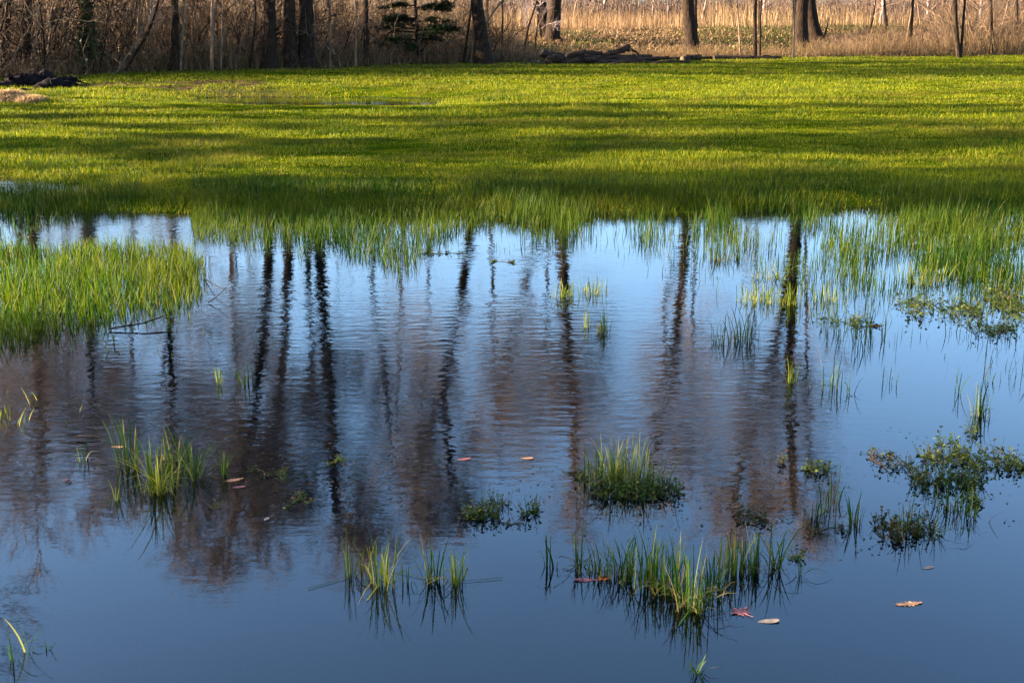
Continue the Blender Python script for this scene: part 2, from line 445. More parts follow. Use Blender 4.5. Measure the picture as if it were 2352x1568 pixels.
tag(mb.build('lawn_grass', M['lawn']), 'short bright green grass covering the flooded field up to the tree line', 'grass', kind='stuff')

# ------------------------------------------------------------------ marsh grass along the shore (stuff)
def marsh(name, label, n, xr, yr, dens_fn, h0, h1, wd, zroot=-0.03, material='marsh', lean=(0.05, 0.55), segs=3):
    x, y, X, Y = sample_px(n, xr, yr)
    p = dens_fn(X, Y, x, y)
    k = rng.random(len(x)) < p
    x, y, X, Y, p = x[k], y[k], X[k], Y[k], p[k]
    z = np.maximum(ground_z(x, y) - 0.005, zroot)
    N_ = len(x)
    h = rng.uniform(h0, h1, N_) * (0.55 + 0.45 * np.clip(p * 1.5, 0, 1)) * rng.uniform(0.7, 1.15, N_) * (1 + .3 * snoise(x, y, 2.5)) * (1 - .62 * sstep(480, 410, Y))
    mb = MB()
    blades(mb, np.stack([x, y, z], 1), h, wd * rng.uniform(0.6, 1.25, N_), rng.uniform(lean[0], lean[1], N_), segs=segs)
    # some bent, dead blades lying low
    return tag(mb.build(name, M[material]), label, 'grass', kind='stuff')

_sx = np.array([-200, 0, 300, 345, 420, 450, 640, 760, 830, 960, 1040, 1150, 1250, 1400, 1530, 1650, 1900, 1960, 2060, 2150, 2352, 2600])
_sy = np.array([512, 512, 508, 470, 452, 560, 575, 570, 605, 610, 545, 522, 520, 500, 480, 492, 505, 478, 492, 560, 585, 590.0])
def shore_d(X, Y, x, y):
    edge = np.interp(X, _sx, _sy) + 16 * snoise(X * 0.02, Y * 0 + 3, 1.5) + 6 * snoise(X * 0.06, Y * 0 + 8, 2)
    clump = 0.5 + 0.5 * snoise(x * 1.5, y, 3.0)
    d = sstep(edge + 4, edge - 22, Y)
    d = d * np.where(Y > 455, np.clip(0.3 + clump * 0.95, 0.08, 1), np.clip(.5 + .4 * snoise(x * .5, y, 2.0), .12, 1))
    d = np.maximum(d, .30 * sstep(edge + 55, edge, Y) * (snoise(x * 1.8, y, 4.0) > .35))
    hollow = (X < 335) & (Y > 398) & (Y < 452)
    d = np.where(hollow, 0.30 + 0.35 * (clump > 0.5), d)
    hollow2 = (X > 325) & (X < 440) & (Y > 430)
    return np.where(hollow2, d * 0.08, d) * np.where(X < 340, sstep(372, 420, Y), sstep(400, 462, Y))
marsh('shore_grass', 'taller dense green grass standing in the water along the field edge', 150000, (-60, 2420), (372, 620), shore_d, 0.07, 0.19, 0.0048)

def sparse_d(X, Y, x, y):
    clump = snoise(x * 1.3, y * 1.0, 4.0) + 0.6 * snoise(x, y, 11)
    d = np.exp(-((X - 1760) / 170) ** 2 - ((Y - 545) / 45) ** 2) * 0.8
    d = d + .75 * np.exp(-((Y - 508) / 24) ** 2) * sstep(1040, 1150, X) * (snoise(x * 2.2, y, 3) > .05)
    d = d + np.exp(-((X - 1950) / 260) ** 2 - ((Y - 640) / 60) ** 2) * .35
    d = d + np.exp(-((X - 2100) / 190) ** 2 - ((Y - 575) / 60) ** 2) * 0.9
    d = d + np.exp(-((X - 2300) / 120) ** 2 - ((Y - 640) / 60) ** 2) * 0.5
    d = d + np.exp(-((X - 1470) / 60) ** 2 - ((Y - 545) / 22) ** 2) * 0.7
    d = d + np.exp(-((X - 1160) / 90) ** 2 - ((Y - 560) / 16) ** 2) * 0.22
    d = d + np.exp(-((X - 960) / 60) ** 2 - ((Y - 600) / 25) ** 2) * 0.5
    d = d + np.exp(-((X - 1330) / 60) ** 2 - ((Y - 530) / 18) ** 2) * 0.4
    d = d + np.exp(-((X - 2320) / 60) ** 2 - ((Y - 820) / 60) ** 2) * 0.35
    d = d + np.exp(-((X - 2180) / 70) ** 2 - ((Y - 760) / 25) ** 2) * 0.35
    d = d + np.exp(-((X - 1960) / 70) ** 2 - ((Y - 780) / 30) ** 2) * 0.35
    return d * np.clip(0.3 + 0.9 * clump, 0.0, 1.0) * 1.7
marsh('sparse_reed_grass', 'sparse upright grass stems poking through the bright open water', 100000, (900, 2420), (480, 900), sparse_d, 0.10, 0.27, 0.0046, lean=(0.02, 0.35))

def island_d(X, Y, x, y):
    low = np.interp(X, [-100, 60, 200, 330, 430, 500], [835, 815, 775, 752, 748, 660]) + 10 * snoise(X * 0.05, Y * 0, 2)
    top = np.interp(X, [-100, 200, 420, 500], [566, 568, 574, 620])
    clump = 0.5 + 0.5 * snoise(x * 1.4, y, 5.0)
    d = sstep(low + 5, low - 60, Y) * sstep(top - 8, top + 12, Y) * sstep(500, 430, X)
    return d * np.clip(0.35 + clump * 0.75, 0, 1)
marsh('island_grass', 'sunlit yellow green grass bank rising from the water at the left', 75000, (-60, 520), (570, 830), island_d, 0.08, 0.20, 0.0048, material='island')
def edge_d(X, Y, x, y):
    d = np.exp(-((X - 10) / 50) ** 2 - ((Y - 950) / 45) ** 2) * 0.8 + np.exp(-((X - 100) / 55) ** 2 - ((Y - 945) / 30) ** 2) * 0.18
    d = d + np.exp(-((X - 260) / 140) ** 2 - ((Y - 800) / 30) ** 2) * 0.12 + np.exp(-((X - 450) / 40) ** 2 - ((Y - 730) / 40) ** 2) * 0.12
    return d * 0.4
marsh('edge_grass', 'thin yellowing grass in the shallow water below the left bank', 16000, (-60, 560), (690, 1020), edge_d, 0.08, 0.17, 0.005, material='tuft_yellow')

# ------------------------------------------------------------------ grass tufts in open water (each a thing)
def tuft(X, Y, spread, n, hpx, cls, label, lean=0.3, laid=0):
    n = int(n * (1.9 if Y > 1280 else 1.5)) if n > 6 else n + 1
    p = np.array(P(X, Y, 0)); d = math.dist(p, (0, 0, CAMH))
    sx = spread / F * d; h = hpx / F * d / math.cos(math.atan(CAMH / p[1])) + 0.03
    bx = rng.normal(0, 0.5, n) * sx; by = rng.normal(0, 0.5, n) * sx * 0.9
    base = np.stack([bx, by, np.full(n, -0.03)], 1)
    az = np.arctan2(by, bx) + rng.normal(0, 1.1, n)
    mb = MB()
    wd = np.clip(rng.normal(0.0040, 0.0012, n), 0.0022, 0.0075)
    bent = rng.random(n) < (.16 if n > 8 else .08)
    blades(mb, base, h * rng.uniform(0.45, 1.05, n), wd, np.abs(rng.normal(0, lean, n)) + 0.03 + bent * rng.uniform(.2, .6, n), segs=6, azim=az, droop=np.where(bent, rng.uniform(.4, .85, n), rng.uniform(0, .12, n)))
    if n > 18:
        q_ = n // 4; blades(mb, base[rng.integers(0, n, q_)] * [1.15, 1.15, 1] + [0, 0, .028], h * rng.uniform(.2, .5, q_), np.full(q_, .0035), rng.uniform(.8, 1.5, q_), segs=4, rnd=rng.uniform(.95, 1, q_), droop=np.full(q_, .6))
    if n <= 10: tubes(mb, np.stack([np.tile([0, 0, -.031], (n, 1)), base], 1), np.full((n, 2), .001), 3)
    for i in range(laid):
        a = rng.uniform(0, 6.28); L_ = rng.uniform(0.4, 0.7) * h
        b0 = np.array([rng.normal(0, .3) * sx, rng.normal(0, .3) * sx, 0.004])
        q = np.array([b0 + np.array([math.cos(a), math.sin(a), 0]) * L_ * t for t in (0, .33, .66, 1)])
        n0 = np.array([-math.sin(a), math.cos(a), 0]) * 0.0018
        v = np.vstack([q - n0, q + n0]); mb.add(v, [(k, k + 1, k + 5, k + 4) for k in range(3)], np.full(8, rng.random()))
    o = mb.build('grass_tuft', M[cls]); o.location = (p[0], p[1], 0)
    return tag(o, label, 'grass tuft', 'grass tufts standing in open water')
TY, TG = 'tuft_yellow', 'tuft'
for t in [
    (365, 1125, 40, 58, 125, TY, 'bright yellow green grass tuft, widest of those at the lower left'),
    (300, 1072, 34, 30, 120, TG, 'dark green upright tuft just left behind the bright yellow green tuft', .15),
    (400, 1060, 30, 14, 90, TG, 'thin green tuft directly behind the bright yellow green tuft', .4),
    (440, 1080, 20, 14, 115, TG, 'fanned dark green tuft just right of the bright yellow green tuft', .45),
    (452, 1100, 18, 9, 110, TG, 'few long blades splaying right beside the fanned dark green tuft', .5),
    (512, 1090, 10, 7, 85, TG, 'small thin tuft of brownish green blades, rightmost of the lower left cluster', .3),
    (268, 1150, 16, 8, 62, TY, 'short yellowing tuft at the front left edge of the lower left cluster', .3),
    (190, 1060, 24, 7, 50, TG, 'few short dim stems left of the lower left cluster', .1),
    (803, 1325, 14, 9, 122, TG, 'slim tuft of tall blades, leftmost of the row in the near blue water', .15, 1),
    (835, 1318, 12, 5, 95, TG, 'two or three thin blades right of the leftmost near tuft', .2),
    (876, 1340, 22, 16, 125, TY, 'tuft with broad pale yellow blades in the near blue water', .18, 1),
    (936, 1340, 10, 4, 75, TG, 'pair of thin faint stems between the near tufts', .1),
    (992, 1335, 20, 11, 118, TG, 'slim green tuft with one blade leaning left, centre of the near row', .25, 1),
    (1046, 1338, 20, 12, 112, TY, 'short green and yellow tuft, rightmost of the near row, with a blade lying right', .2, 2),
    (1258, 1298, 6, 5, 92, TG, 'lone pair of blades leaning left in open blue water', .22),
    (1276, 1302, 8, 3, 75, TG, 'faint crossed stems just right of the lone pair of blades', .2),
    (1420, 1100, 60, 75, 110, TY, 'tall bright tuft at the back of the big clump right of centre', .22),
    (1450, 1120, 80, 95, 75, TG, 'dense dark green tuft forming the front of the big clump right of centre', .3),
    (1370, 1110, 30, 14, 90, TG, 'thin stems at the left side of the big clump', .12),
    (1330, 1300, 12, 12, 115, TG, 'tall dark blades at the left end of the long near row', .12),
    (1375, 1318, 34, 22, 72, TG, 'short green tuft beside the orange leaf in the long near row', .25),
    (1432, 1325, 36, 32, 92, TG, 'green tuft just right of the orange leaf in the long near row', .25),
    (1492, 1340, 38, 30, 122, TG, 'tall tuft at the left of the middle of the long near row', .18),
    (1545, 1362, 36, 30, 128, TG, 'tall full tuft in the middle of the long near row', .18),
    (1592, 1395, 34, 28, 138, TG, 'tall tuft reaching nearest the camera in the long near row', .2, 1),
    (1640, 1352, 30, 24, 112, TG, 'loose tuft right of the tallest ones in the long near row', .3),
    (1690, 1312, 30, 26, 95, TG, 'green tuft right of the loose one in the long near row', .2),
    (1735, 1310, 18, 14, 105, TG, 'narrow upright tuft near the right end of the long near row', .12),
    (1780, 1302, 22, 14, 105, TG, 'tuft with curved blades at the right end of the long near row', .35),
    (1598, 1545, 14, 8, 60, TG, 'few dark blades at the bottom edge right of centre', .25),
    (28, 1515, 8, 4, 92, TG, 'blade pair nearest the lower left corner', .15),
    (64, 1498, 5, 3, 84, TG, 'single leaning blade right of the pair in the lower left corner', .3),
    (110, 1490, 4, 2, 28, TG, 'tiny sprig, rightmost of the blades in the lower left corner', .2),
    (1838, 1322, 6, 5, 85, TG, 'lone thin blade right of the long near row', .15),
    (1912, 1160, 12, 7, 120, TG, 'tall thin blades standing over small floating leaves at the right', .2),
    (1880, 1180, 26, 9, 60, TG, 'scattered short stems left of the tall thin blades', .2),
    (1962, 1205, 14, 14, 76, TG, 'compact upright tuft right of the tall thin blades', .2),
    (2078, 1225, 40, 16, 88, TG, 'loose tuft rising from the dark red leafy mat at right', .2),
    (2190, 1170, 46, 34, 80, TG, 'green tuft rising from the large floating leaf mat at right', .2),
    (2145, 1228, 30, 12, 70, TG, 'thin tuft in front of the large floating leaf mat', .15),
    (2236, 1190, 8, 6, 80, TY, 'narrow yellow green tuft at the right of the large leaf mat', .12),
    (505, 880, 8, 7, 62, TY, 'small yellowish tuft alone in rippled water at left centre', .15),
    (562, 880, 26, 12, 58, TG, 'thin grey green stems right of the small yellowish tuft', .2),
    (1385, 765, 13, 28, 62, TG, 'small dark dense tuft in rippled water right of centre', .15),
    (1350, 752, 10, 10, 50, TY, 'thin yellowish tuft left of the small dark dense tuft', .15),
    (1292, 680, 24, 26, 40, TY, 'pale stems in front of the central trunk reflection', .12),
    (1360, 672, 44, 34, 42, TY, 'spread row of pale stems above the small dark dense tuft', .12),
    (1645, 790, 18, 14, 58, TG, 'small tuft left of the two big trunk reflections', .2),
    (1705, 780, 40, 34, 78, TG, 'loose tuft of crossing stems by the double trunk reflection', .3),
    (1655, 598, 26, 34, 45, TG, 'small dark tuft near the far bank right of centre', .2),
    (1690, 596, 18, 18, 40, TG, 'second small tuft beside the small dark tuft near the far bank', .25),
    (1770, 640, 34, 28, 62, TY, 'straggly tuft of bent straw coloured blades by the double trunk reflection', .9, 2),
    (1750, 690, 44, 60, 48, TY, 'low pale tuft below the straggly bent blades', .2),
    (1815, 700, 16, 26, 62, TY, 'bright yellow green tuft over the thick trunk reflection', .18),
    (1905, 690, 36, 40, 42, TY, 'pale short tuft right of the thick trunk reflection', .12),
    (1818, 880, 14, 8, 76, TY, 'single yellow blade with small stems over the thick trunk reflection', .15),
    (1905, 890, 36, 12, 90, TG, 'sparse long stems in calm water right of the trunk reflections', .12),
    (1955, 905, 12, 7, 62, TG, 'small dark sprig right of the sparse long stems', .3),
    (2120, 650, 50, 70, 52, TY, 'yellow tuft in bright water at right, left of the similar one', .2),
    (2245, 630, 60, 80, 34, TY, 'low wide yellow tuft in bright water near the right edge', .2),
    (2250, 955, 22, 20, 75, TG, 'lone green tuft in calm blue water near the right edge', .15),
    (2205, 900, 14, 5, 60, TG, 'thin bent stems up left of the lone green tuft', .3),
    (2042, 880, 16, 6, 52, TG, 'faint thin stems standing alone in calm blue water', .12),
]:
    tuft(*t)

# ------------------------------------------------------------------ floating leafy plants (each patch a thing)
def water_plant(X, Y, wx, wy, n, size, cls, label, ht=0.02, density_pow=1.0):
    n = int(n * 1.35); wx *= 1.12; wy *= 1.15
    p = np.array(P(X, Y, 0)); d = math.dist(p, (0, 0, CAMH))
    sx = wx / F * d; sy = (P(X, Y - wy / 2)[1] - P(X, Y + wy / 2)[1])
    nc = max(3, n // 8)
    cx = rng.uniform(-.5, .5, nc) * sx; cy = rng.uniform(-.5, .5, nc) * sy
    k = rng.integers(0, nc, n)
    r_ = 0.05 * math.sqrt(sx * sy)
    x = cx[k] + rng.normal(0, max(0.012, r_), n); y = cy[k] + rng.normal(0, max(0.015, r_ * 1.3), n)
    c = np.stack([x, y, 0.003 + np.abs(rng.normal(0, ht * 1.1, n))], 1)
    mb = MB(); leaflets(mb, c, rng.uniform(0.35, 1.1, n) * size * .85, 0.55)
    # creeping stems joining the rosettes
    hb = np.stack([cx[k], cy[k], np.full(n, .002)], 1); tubes(mb, np.stack([hb, c], 1), np.full((n, 2), .0007), 3)
    a = np.argsort(cx)
    pts = np.stack([cx[a], cy[a], np.full(nc, 0.002)], 1)
    pth = np.stack([pts[:-1], (pts[:-1] + pts[1:]) / 2 + rng.normal(0, .01, (nc - 1, 3)) * [1, 1, 0], pts[1:]], 1)
    tubes(mb, pth, np.full((nc - 1, 3), 0.0015), 3)
    o = mb.build('water_plant', M[cls]); o.location = (p[0], p[1], 0)
    return tag(o, label, 'water plant', 'leafy plants floating on the water')
for t in [
    (2160, 708, 150, 34, 330, .014, 'primrose', 'wide mat of floating green leaves left of the bushy mat at the right edge', .03),
    (2335, 712, 60, 60, 420, .014, 'primrose', 'tall bushy mound of floating leaves cut by the right edge', .05),
    (2265, 755, 120, 30, 160, .012, 'primrose', 'dark leafy patch below the wide mat near the right edge', .02),
    (1935, 738, 110, 16, 110, .012, 'primrose', 'thin line of dark floating leaves right of the trunk reflections', .02),
    (2000, 752, 50, 8, 26, .012, 'primrose_red', 'small reddish string of leaves right of the thin dark line', .008),
    (2050, 1058, 70, 36, 90, .010, 'primrose_red', 'reddish green leaf patch at the left of the large floating mat'),
    (2165, 1050, 90, 30, 150, .010, 'primrose', 'scattered green leaves forming the top of the large floating mat'),
    (2265, 1055, 110, 46, 210, .010, 'primrose', 'scattered green leaves forming the right part of the large floating mat'),
    (2175, 1105, 130, 26, 330, .010, 'primrose', 'densest dark leaf patch at the middle of the large floating mat', .03),
    (2345, 1075, 40, 20, 60, .010, 'primrose', 'leaf patch cut by the right edge of the photo', .02),
    (2175, 1022, 40, 16, 36, .010, 'primrose', 'small leaf rosette on top of the large floating mat'),
    (2080, 1218, 110, 46, 230, .010, 'primrose_red', 'dark red leafy mat around the loose grass tuft at right', .02),
    (2255, 1150, 60, 14, 40, .010, 'primrose', 'small dark leaves under the right end of the large floating mat'),
    (1105, 1182, 80, 22, 190, .009, 'primrose', 'olive leafy clump floating alone right of the image centre', .02),
    (1140, 1155, 60, 24, 44, .008, 'primrose', 'scattered small leaves just above the olive clump'),
    (1218, 1175, 40, 20, 60, .009, 'primrose', 'small dark leaf clump right of the olive clump'),
    (1160, 1205, 80, 8, 22, .007, 'primrose_red', 'thin red stem with tiny leaves below the olive clump', .004),
    (1500, 1128, 110, 24, 230, .010, 'primrose', 'leafy mat at the right foot of the big grass clump', .02),
    (1430, 1140, 120, 16, 160, .010, 'primrose', 'dark leaves at the front foot of the big grass clump', .02),
    (1345, 1092, 60, 16, 50, .008, 'primrose_red', 'reddish tiny leaves left of the big grass clump', .008),
    (1880, 1078, 60, 14, 70, .010, 'primrose', 'small leaf rosette below the thick trunk reflection'),
    (1735, 1190, 60, 22, 80, .010, 'primrose_red', 'dark maroon leaf patch above the right end of the long near row', .015),
    (1900, 1230, 90, 34, 40, .009, 'primrose_red', 'sparse maroon leaves left of the compact upright tuft', .01),
    (1800, 1065, 14, 10, 22, .009, 'primrose_red', 'small orange brown leaf cluster left of the leaf rosette'),
    (2250, 990, 60, 14, 30, .009, 'primrose', 'few floating leaves at the foot of the lone green tuft'),
    (590, 1090, 130, 26, 46, .007, 'primrose', 'tiny floating leaves right of the lower left tuft cluster', .006),
    (685, 1150, 50, 34, 30, .008, 'primrose', 'tiny dark leaves in an arc left of the near row', .008),
    (500, 1165, 40, 14, 12, .007, 'primrose', 'few tiny leaves below the lower left tuft cluster', .006),
    (780, 1060, 60, 30, 26, .007, 'primrose', 'tiny dark leaves over the left trunk reflections', .006),
    (1010, 580, 90, 10, 60, .014, 'primrose', 'dark floating leaves off the tip of the shore grass left of centre', .01),
    (1150, 603, 60, 5, 26, .014, 'primrose', 'thin line of dark leaves in bright water at centre', .006),
    (1830, 1275, 30, 12, 18, .009, 'primrose', 'few dark leaves right of the end of the long near row', .01),
]:
    water_plant(*t)

# ------------------------------------------------------------------ dead leaves on the water
def leaf_outline(kind):
    if kind == 'maple':
        a = []; n = 9
        for i in range(n):
            th = -math.pi * 0.82 + i * (2 * math.pi * 0.82) / (n - 1)
            r1 = (0.75, .6, 1, .7, 1.05, .7, 1, .6, .75)[i]
            a.append((r1 * math.cos(th), r1 * math.sin(th)))
            if i < n - 1:
                t2 = th + math.pi * 0.82 / (n - 1); a.append((0.48 * math.cos(t2), 0.48 * math.sin(t2)))
        a.append((-0.28, 0.06)); a.append((-0.28, -0.06)); return a
    if kind == 'oak':
        up = []
        for i in range(13):
            t = i / 12; x = -1 + 2 * t; w_ = 0.42 * math.sin(math.pi * min(1, t * 0.9 + 0.08)) * (1.0 if i % 2 else 0.55)
            up.append((x, w_))
        return up + [(x, -y) for x, y in reversed(up[1:-1])]
    return [(math.cos(t) , 0.38 * math.sin(t) * (1 + 0.3 * math.cos(t))) for t in np.linspace(0, 2 * math.pi, 14, endpoint=False)]
def dead_leaf(X, Y, wpx, kind, cls, rot, label, curl=0.05):
    p = P(X, Y, 0.001 if label.startswith(('pink', 'orange', 'bright', 'pale', 'rust', 'small', 'brownish')) else -0.004); d = math.dist(p, (0, 0, CAMH)); s = wpx / F * d / 2 * .9; k1, k2 = rng.uniform(.05, .22), rng.uniform(-.12, .12)
    o2 = leaf_outline(kind); mb = MB()
    ca, sa = math.cos(rot), math.sin(rot)
    top = [(s * (x * ca - y * sa), s * (x * sa + y * ca), s * (curl * (x * x + 0.6 * y * y) + k1 * y * y + k2 * x * abs(x))) for x, y in o2]
    n = len(top); low = [(x, y, z - 0.0012) for x, y, z in top]
    mb.add(top + [(0, 0, 0)], [(i, (i + 1) % n, n) for i in range(n)])
    mb.add(low + [(0, 0, -0.0012)], [((i + 1) % n, i, n) for i in range(n)])
    o = mb.build('fallen_leaf', M[cls]); o.location = p
    if kind == 'maple':
        st = MB(); tubes(st, [[(-.28 * s * ca, -.28 * s * sa, .001), (-.9 * s * ca, -.9 * s * sa, .003), (-1.2 * s * ca, -1.1 * s * sa, .004)]], [[.0012, .001, .0008]], 5)
        st.build('leaf_stalk', M[cls], parent=o)
    return tag(o, label, 'leaf', 'dead leaves floating on the water')
for t in [
    (1703, 1405, 66, 'maple', 'leaf_pink', 2.2, 'pinkish red maple leaf lying flat in the near blue water', .05),
    (2088, 1386, 68, 'oak', 'leaf_tan', .15, 'orange tan oak leaf floating alone at the lower right'),
    (1765, 1426, 54, 'oval', 'leaf_pale', .05, 'pale narrow leaf just right of the pinkish red maple leaf'),
    (2132, 1303, 30, 'oval', 'leaf_pale', .3, 'small whitish leaf below the large floating mat'),
    (1065, 1054, 36, 'oval', 'leaf_pink', .1, 'small pink leaf between the left and centre trunk reflections'),
    (1210, 1052, 34, 'oval', 'leaf_tan', -.1, 'small tan leaf right of centre near the trunk reflections'),
    (995, 1099, 50, 'oak', 'leaf_pink', 0.05, 'dim pinkish oak leaf left below the small pink leaf'),
    (1015, 1138, 24, 'oval', 'leaf_pink', .7, 'tiny pink leaf below the dim pinkish oak leaf'),
    (700, 1110, 44, 'oak', 'leaf_pink', 0.0, 'dim reddish leaf right of the lower left tuft cluster'),
    (535, 1102, 54, 'oak', 'leaf_tan', .2, 'brownish leaf at the right foot of the lower left tuft cluster'),
    (548, 1118, 36, 'oval', 'leaf_pink', .0, 'pinkish leaf just below the brownish leaf of the lower left cluster'),
    (130, 1105, 60, 'oval', 'leaf_pink', .1, 'thin reddish leaf alone in dark water at the far left'),
    (270, 1026, 34, 'oval', 'leaf_tan', -.2, 'pale pink leaf left behind the dark green upright tuft'),
    (590, 1193, 64, 'oval', 'leaf_pale', -.05, 'long thin pale leaf near the edge of the dark reflections'),
    (1345, 1331, 60, 'oak', 'leaf_pink', .1, 'pink oak leaf under the left end of the long near row'),
    (1385, 1328, 44, 'maple', 'leaf_orange', 1.1, 'bright orange leaf under the left end of the long near row'),
    (1765, 1318, 50, 'oak', 'leaf_pink', .5, 'dark pink leaf under the right end of the long near row'),
    (1850, 1322, 70, 'oak', 'leaf_pale', .0, 'dull grey green leaf right of the long near row'),
    (2010, 748, 40, 'oval', 'leaf_orange', .1, 'rust coloured leaf beside the reddish string of leaves'),
    (2350, 1340, 20, 'oval', 'leaf_pale', .1, 'tiny pale leaf at the right edge below the floating mat'),
    (340, 1162, 26, 'oval', 'leaf_tan', .1, 'tiny tan leaf in front of the bright yellow green tuft'),
]:
    dead_leaf(*t)

def speck_d(X, Y):
    return np.exp(-((X - 640) / 240) ** 2 - ((Y - 1100) / 70) ** 2) + np.exp(-((X - 1020) / 200) ** 2 - ((Y - 1120) / 70) ** 2) + np.exp(-((X - 1850) / 160) ** 2 - ((Y - 1180) / 80) ** 2) + .4 * np.exp(-((X - 2150) / 250) ** 2 - ((Y - 1100) / 90) ** 2) + .6 * np.exp(-((X - 1500) / 160) ** 2 - ((Y - 1150) / 60) ** 2)
x, y, X, Y = sample_px(60000, (0, 2400), (960, 1300)); k = rng.random(len(x)) < speck_d(X, Y) * .16 * (snoise(x, y, 9) > -.1); x, y = x[k], y[k]
mb = MB(); leaflets(mb, np.stack([x, y, np.full(len(x), .002)], 1), rng.uniform(.0025, .0065, len(x)), .3)
tag(mb.build('floating_specks', M['primrose_red']), 'tiny dark bits of leaf floating over the tree reflections', 'floating debris', kind='stuff')

# thin sticks lying at the water surface
def stick(pts, r, label):
    p = [np.array(P(X, Y, z)) for X, Y, z in pts]; o0 = p[0].copy(); o0[2] = 0
    mb = MB(); tubes(mb, [[q - o0 for q in p]], [[r * (1 - .4 * i / (len(p) - 1)) for i in range(len(p))]], 6, caps=True)
    o = mb.build('twig', M['bark']); o.location = o0
    tag(o, label, 'twig', 'twigs lying in the water')
stick([(175, 1003, .012), (200, 1002, .014), (230, 1005, .008)], .004, 'short dark twig lying level above the water left of the lower left tufts')
stick([(250, 755, .01), (330, 742, .03), (385, 722, .05)], .005, 'dark twig slanting out of the left grass bank over the water')
stick([(478, 695, .005), (500, 680, .04), (520, 660, .09)], .003, 'thin twig slanting up right off the tip of the left grass bank')
stick([(470, 640, .005), (495, 655, .04), (520, 668, .05)], .003, 'upper thin twig crossing the slanting one off the left grass bank')

# ------------------------------------------------------------------ trees
def densify(pts, n):
    pts = np.asarray(pts, float); s = np.concatenate([[0], np.cumsum(np.linalg.norm(np.diff(pts, axis=0), axis=1))])
    t = np.linspace(0, s[-1], n)
    return np.stack([np.interp(t, s, pts[:, k]) for k in range(3)], 1)
def smooth(p, it=3):
    for _ in range(it): p[1:-1] = (p[:-2] + 2 * p[1:-1] + p[2:]) / 4
    return p
def trunk_path(D, real, refl, top=None, n=52):
    """real: picture points of the visible trunk; refl: picture points of its mirror image in the water"""
    base = PD(real[-1][0], real[-1][1], D); z0 = float(ground_z(base[0], D))
    pts = [(base[0], D, z0 - 0.1)]
    for X, Y in reversed(real[:-1]): q = PD(X, Y, D); pts.append(q)
    for X, Y in refl: q = PD(X, Y, D); pts.append((q[0], D, -q[2]))
    if top: pts.append(top)
    p = smooth(densify(pts, n), 4)
    p[1:, 1] += np.cumsum(rng.normal(0, .03, n - 1))
    return p
def build_tree(label, D, real, refl, wpx, cat='tree', bark='bark', crown=(22, 150, 1500, 2600), reach=2.6, lo=0.52, group='tall bare trees along the far edge of the field', limbs=(), top_r=0.5, name='bare_tree', extra=None, flare=0.7):
    pth = trunk_path(D, real, refl)
    org = pth[0].copy(); org[2] += 0.1
    root = empty(name, org, label, cat, group)
    r0 = wpx / F * D / 2
    n = len(pth); s = np.linspace(0, 1, n)
    rr = r0 * (1 - (1 - top_r) * s ** 1.1) * (1 + rng.normal(0, .035, n)) * (1 + flare * np.exp(-(pth[:, 2] - pth[0, 2]) / .35))
    mb = MB(); tubes(mb, [pth], [rr], 12)
    L_ = [pth[None]]; Rb = []
    for lm in limbs:
        q = []
        for X, Y in lm['refl']: a = PD(X, Y, D); q.append((a[0], D + rng.normal(0, .15), -a[2]))
        q = smooth(densify(q, 10), 2); tubes(mb, [q], [np.linspace(lm['w'], lm['w'] * .35, 10) / F * D / 2], 8)
        Rb.append(q)
    mb.build('trunk', M[bark], root, origin=org, smooth=True)
    mb = MB()
    n1, n2, n3, n4 = crown
    H = pth[-1][2]
    k = max(3, int(lo * n))
    P1, R1 = children(pth[None, k:], n1, 0.0, 1.0, (25, 62), (reach * .8, reach * 1.6), r0 * .19, K=7, up=.16, jit=.13)
    tubes(mb, P1, R1, 5)
    for q in Rb:
        a, b = children(q[None], 6, .3, 1, (20, 50), (reach * .4, reach * .9), r0 * .2, K=7, up=.2); tubes(mb, a, b, 5); P1 = np.concatenate([P1, a])
    P2, R2 = children(P1, n2, .2, 1, (20, 55), (reach * .3, reach * .75), r0 * .085, K=5, up=.15); tubes(mb, P2, R2, 4)
    P3, R3 = children(P2, n3, .15, 1, (20, 60), (.45, 1.2), .0085, K=4, up=.1); tubes(mb, P3, R3, 3)
    P4, R4 = children(P3, n4, .1, 1, (20, 60), (.3, .8), .0058, K=3, up=.1); tubes(mb, P4, R4, 3)
    mb.build('crown', M['twig'], root, origin=org)
    if extra: extra(root, org, pth, r0)
    return root

def D_at(X, Y): return P(X, Y, 0.12)[1]
BIG = (24, 190, 1900, 4200)
MED = (14, 105, 950, 2000)
build_tree('dark trunk leaning right at the very left edge of the photo', D_at(5, 172), [(25, -10), (14, 80), (5, 172)], [(40, 560), (50, 800)], 20, crown=MED)
build_tree('thick dark trunk with a pale left side, second from the left edge', D_at(62, 170), [(66, -10), (63, 60), (60, 172)], [(75, 520), (90, 700), (92, 900), (110, 1070)], 30, crown=BIG, reach=3.0)
def ivy(root, org, pth, r0):
    n = 2600; k = rng.uniform(0.4, 6.2, n); zi = np.interp(k, pth[:, 2], np.arange(len(pth)))
    i = zi.astype(int).clip(0, len(pth) - 2); f = (zi - i)[:, None]; c = pth[i] * (1 - f) + pth[i + 1] * f
    a = rng.uniform(0, 6.28, n); r = r0 * 1.15 + np.abs(rng.normal(0, .13, n)) * (0.7 + .5 * np.sin(k * 3))
    c = c + np.stack([np.cos(a) * r, np.sin(a) * r, rng.normal(0, .05, n)], 1)
    mb = MB(); leaflets(mb, c, rng.uniform(.03, .06, n), 1.2); mb.build('ivy', M['ivy'], root, origin=org)
build_tree('tree wrapped in dark green ivy in the left thicket', D_at(202, 172), [(208, -10), (204, 70), (200, 172)], [(215, 520), (225, 800), (230, 1000)], 15, crown=MED, extra=ivy)
